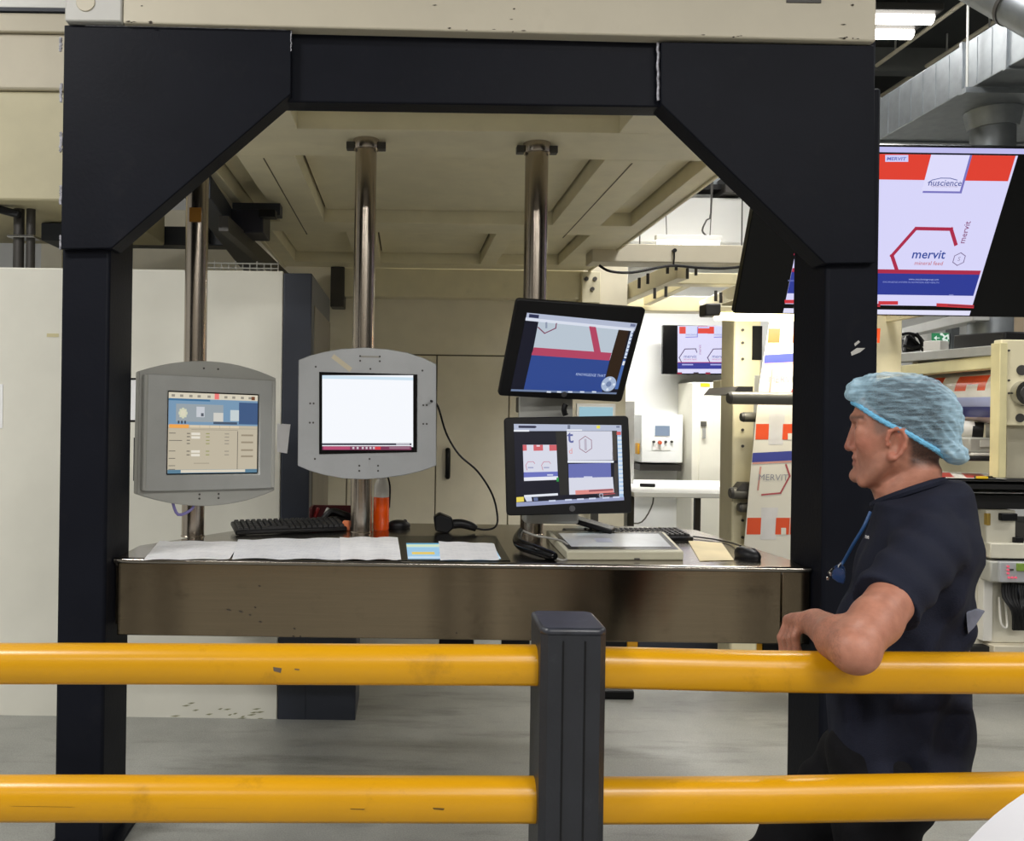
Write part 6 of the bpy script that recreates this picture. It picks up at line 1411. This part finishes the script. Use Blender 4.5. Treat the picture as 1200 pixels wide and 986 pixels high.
L.new(ad[1].outputs[0], ad[3].inputs[0]); L.new(ad[2].outputs[0], ad[3].inputs[1]); ad[3].use_clamp = True; L.new(ad[3].outputs[0], b.inputs['Alpha'])
b.inputs['Base Color'].default_value = (*lin((176, 212, 232)), 1); b.inputs['Roughness'].default_value = .45
bp = N.new('ShaderNodeBump'); bp.inputs['Strength'].default_value = .6; bp.inputs['Distance'].default_value = .01; L.new(n1.outputs['Fac'], bp.inputs['Height']); L.new(bp.outputs[0], b.inputs['Normal'])
Hr = Field((-.16, 2.08, 1.40), (.20, 2.38, 1.74), .003)
Hr.ell(hp(1062, 494), (.101, .0835, .101), k=.01); Hr.ell(hp(1040, 476), (.060, .070, .055), k=.02)
Hr.op(lambda X, Y, Z: .0012 * np.sin(300 * X + 200 * Z) * np.sin(260 * Y) + 0 * X, (-.3, 2.0, 1.3), (.3, 2.5, 1.76), mode='d')
hx_ = [xpx(a, b_) for a, b_ in ((1000, 452), (1020, 476), (1044, 497), (1062, 506), (1083, 519), (1120, 548))]; hz_ = [zpx(b_, a) for a, b_ in ((1000, 452), (1020, 476), (1044, 497), (1062, 506), (1083, 519), (1120, 548))]
Hr.op(lambda X, Y, Z: np.maximum((Z - np.interp(X, hx_, hz_)) * -.85, xpx(1014, 470) - X) * -1 + 0 * Y, (-.3, 2.0, 1.2), (.3, 2.5, 1.76), k=.004, mode='s')
Hr.mesh('hair', [mat('dark_grey_hair', (42, 41, 44), .8, var=.4, scale=160, bump=.6, bscale=300)], pr)
NETB = mat('hairnet_band', (112, 186, 226), .5, var=.12, scale=40, bump=.5, bscale=150)
Hn = Field((-.20, 2.06, 1.38), (.24, 2.40, 1.74), .003)
crk = lambda X, Y, Z: .0010 * np.sin(170 * X + 120 * Z + 5 * np.sin(45 * Y + 30 * Z)) + .0008 * np.sin(260 * Z - 190 * X + 6 * np.sin(60 * X) + 50 * Y) + .0007 * np.sin(330 * Y + 120 * X + 4 * np.sin(80 * Z))
Hn.ell(hp(1062, 492), (65 * PSX, 46 * PS, 54 * PS), rot=(0, math.radians(14), 0), k=.01)
Hn.ell(hp(1032, 466), (38 * PSX, 36 * PS, 28 * PS), rot=(0, math.radians(20), 0), k=.02); Hn.ell(hp(1003, 460), (13 * PSX, 26 * PS, 14 * PS), k=.012)
Hn.ell(hp(1120, 532), (15 * PSX, 26 * PS, 12 * PS), rot=(0, math.radians(30), 0), k=.008); Hn.ell(hp(1104, 522), (20 * PSX, 34 * PS, 20 * PS), k=.012)
Hn.op(crk, (-.3, 2.0, 1.3), (.3, 2.5, 1.76), mode='d')
bandl = [(985, 466), (1003, 473), (1023, 487.5), (1044, 499.5), (1062, 508), (1083, 521), (1098, 531), (1112, 545), (1140, 560)]
bxs = [xpx(a, b_) for a, b_ in bandl]; bzs = [zpx(b_, a) for a, b_ in bandl]
Hn.op(lambda X, Y, Z: (Z - np.interp(X, bxs, bzs)) * .85 + 0 * Y, (-.3, 2.0, 1.2), (.3, 2.5, 1.70), k=.004, mode='s')
net, npos = Hn.mesh('hairnet', [NET], pr)
loop = []
for s in (-1, 1):
    seq = [(1000, 472, .30), (1008, 476.5, .62), (1023, 487, .86), (1044, 499, .99), (1064, 508, 1.0), (1083, 519.5, .93), (1097, 527.5, .76), (1107, 535, .5), (1112, 539, .25)]
    seq = seq if s < 0 else seq[::-1]
    loop += [Vector(hp(a, b_, s * w_ * 43.5 * PS)) for a, b_, w_ in seq]
loop.append(loop[0]); P = []
for a, b_ in zip(loop, loop[1:]):
    for k in range(6): P.append(a.lerp(b_, k / 6))
P.append(loop[0])
MB().tube(P, [.0052 + .0014 * (i % 2) for i in range(len(P))], 8, 1).build('elastic_band', NETB, net)

rag = MB()
ra = [hp(1132, 718, -.12), hp(1144, 714, -.10), hp(1154, 717, -.08), hp(1148, 726, -.09), hp(1141, 736, -.11), hp(1134, 744, -.12)]
rag.add([Vector(p) for p in ra] + [Vector(p) + Vector((.002, .012, 0)) for p in ra], [tuple(range(6)), tuple(range(11, 5, -1))] + [(i, 6 + i, 6 + (i + 1) % 6, (i + 1) % 6) for i in range(6)])
rag.build('pocket_cloth', mat('grey_cloth', (110, 114, 130), .85, var=.2, scale=40), pr, .002)
# ---- glasses on a cord, lanyard
gl = thing('safety_glasses', 'blue safety glasses hanging on a cord at the chest of the man', 'glasses', toW(hp(981, 672, -.06)))
turned(gl, hp(981, 672, -.06))
LENS = mat('blue_lens', (40, 66, 110), .08, var=.05, alpha=.8, coat=.5)
def gpt(a, b_, dy=0.): return Vector(hp(a, b_, -.06 + dy))
MB().tube([gpt(1020, 600, -.02), gpt(1012, 618, -.03), gpt(1000, 638, -.02), gpt(990, 656), gpt(986, 662)], .0035, 8).build('cord', mat('cord_blue', (28, 70, 120), .5), gl)
MB().prism([(gpt(a, b_).x, gpt(a, b_).z) for a, b_ in ((976, 668), (982, 665), (989, 668), (991, 676), (989, 684), (982, 682), (975, 677))], PY_ - .066, PY_ - .062, fy).build('lens', LENS, gl, .001)
MB().prism([(gpt(a, b_).x, gpt(a, b_).z) for a, b_ in ((976, 668), (982, 665), (988, 668), (990, 676), (987, 683), (981, 681), (975, 677))], PY_ - .012, PY_ - .008, fy).build('lens', LENS, gl, .001)
MB().tube([gpt(977, 667, 0), gpt(972, 672, .025), gpt(976, 667, .05)], .003, 8).build('bridge', BLACKG, gl)
MB().tube([gpt(986, 660), gpt(983, 666), gpt(990, 680)], .0028, 8).build('temple', CHROME, gl)
m = MB(); m.obox(gpt(970, 678, .01), (.006, .006, .008)); m.obox(gpt(973.5, 673, .0), (.005, .005, .008)); m.build('metal_clip', CHROME, gl, .001)
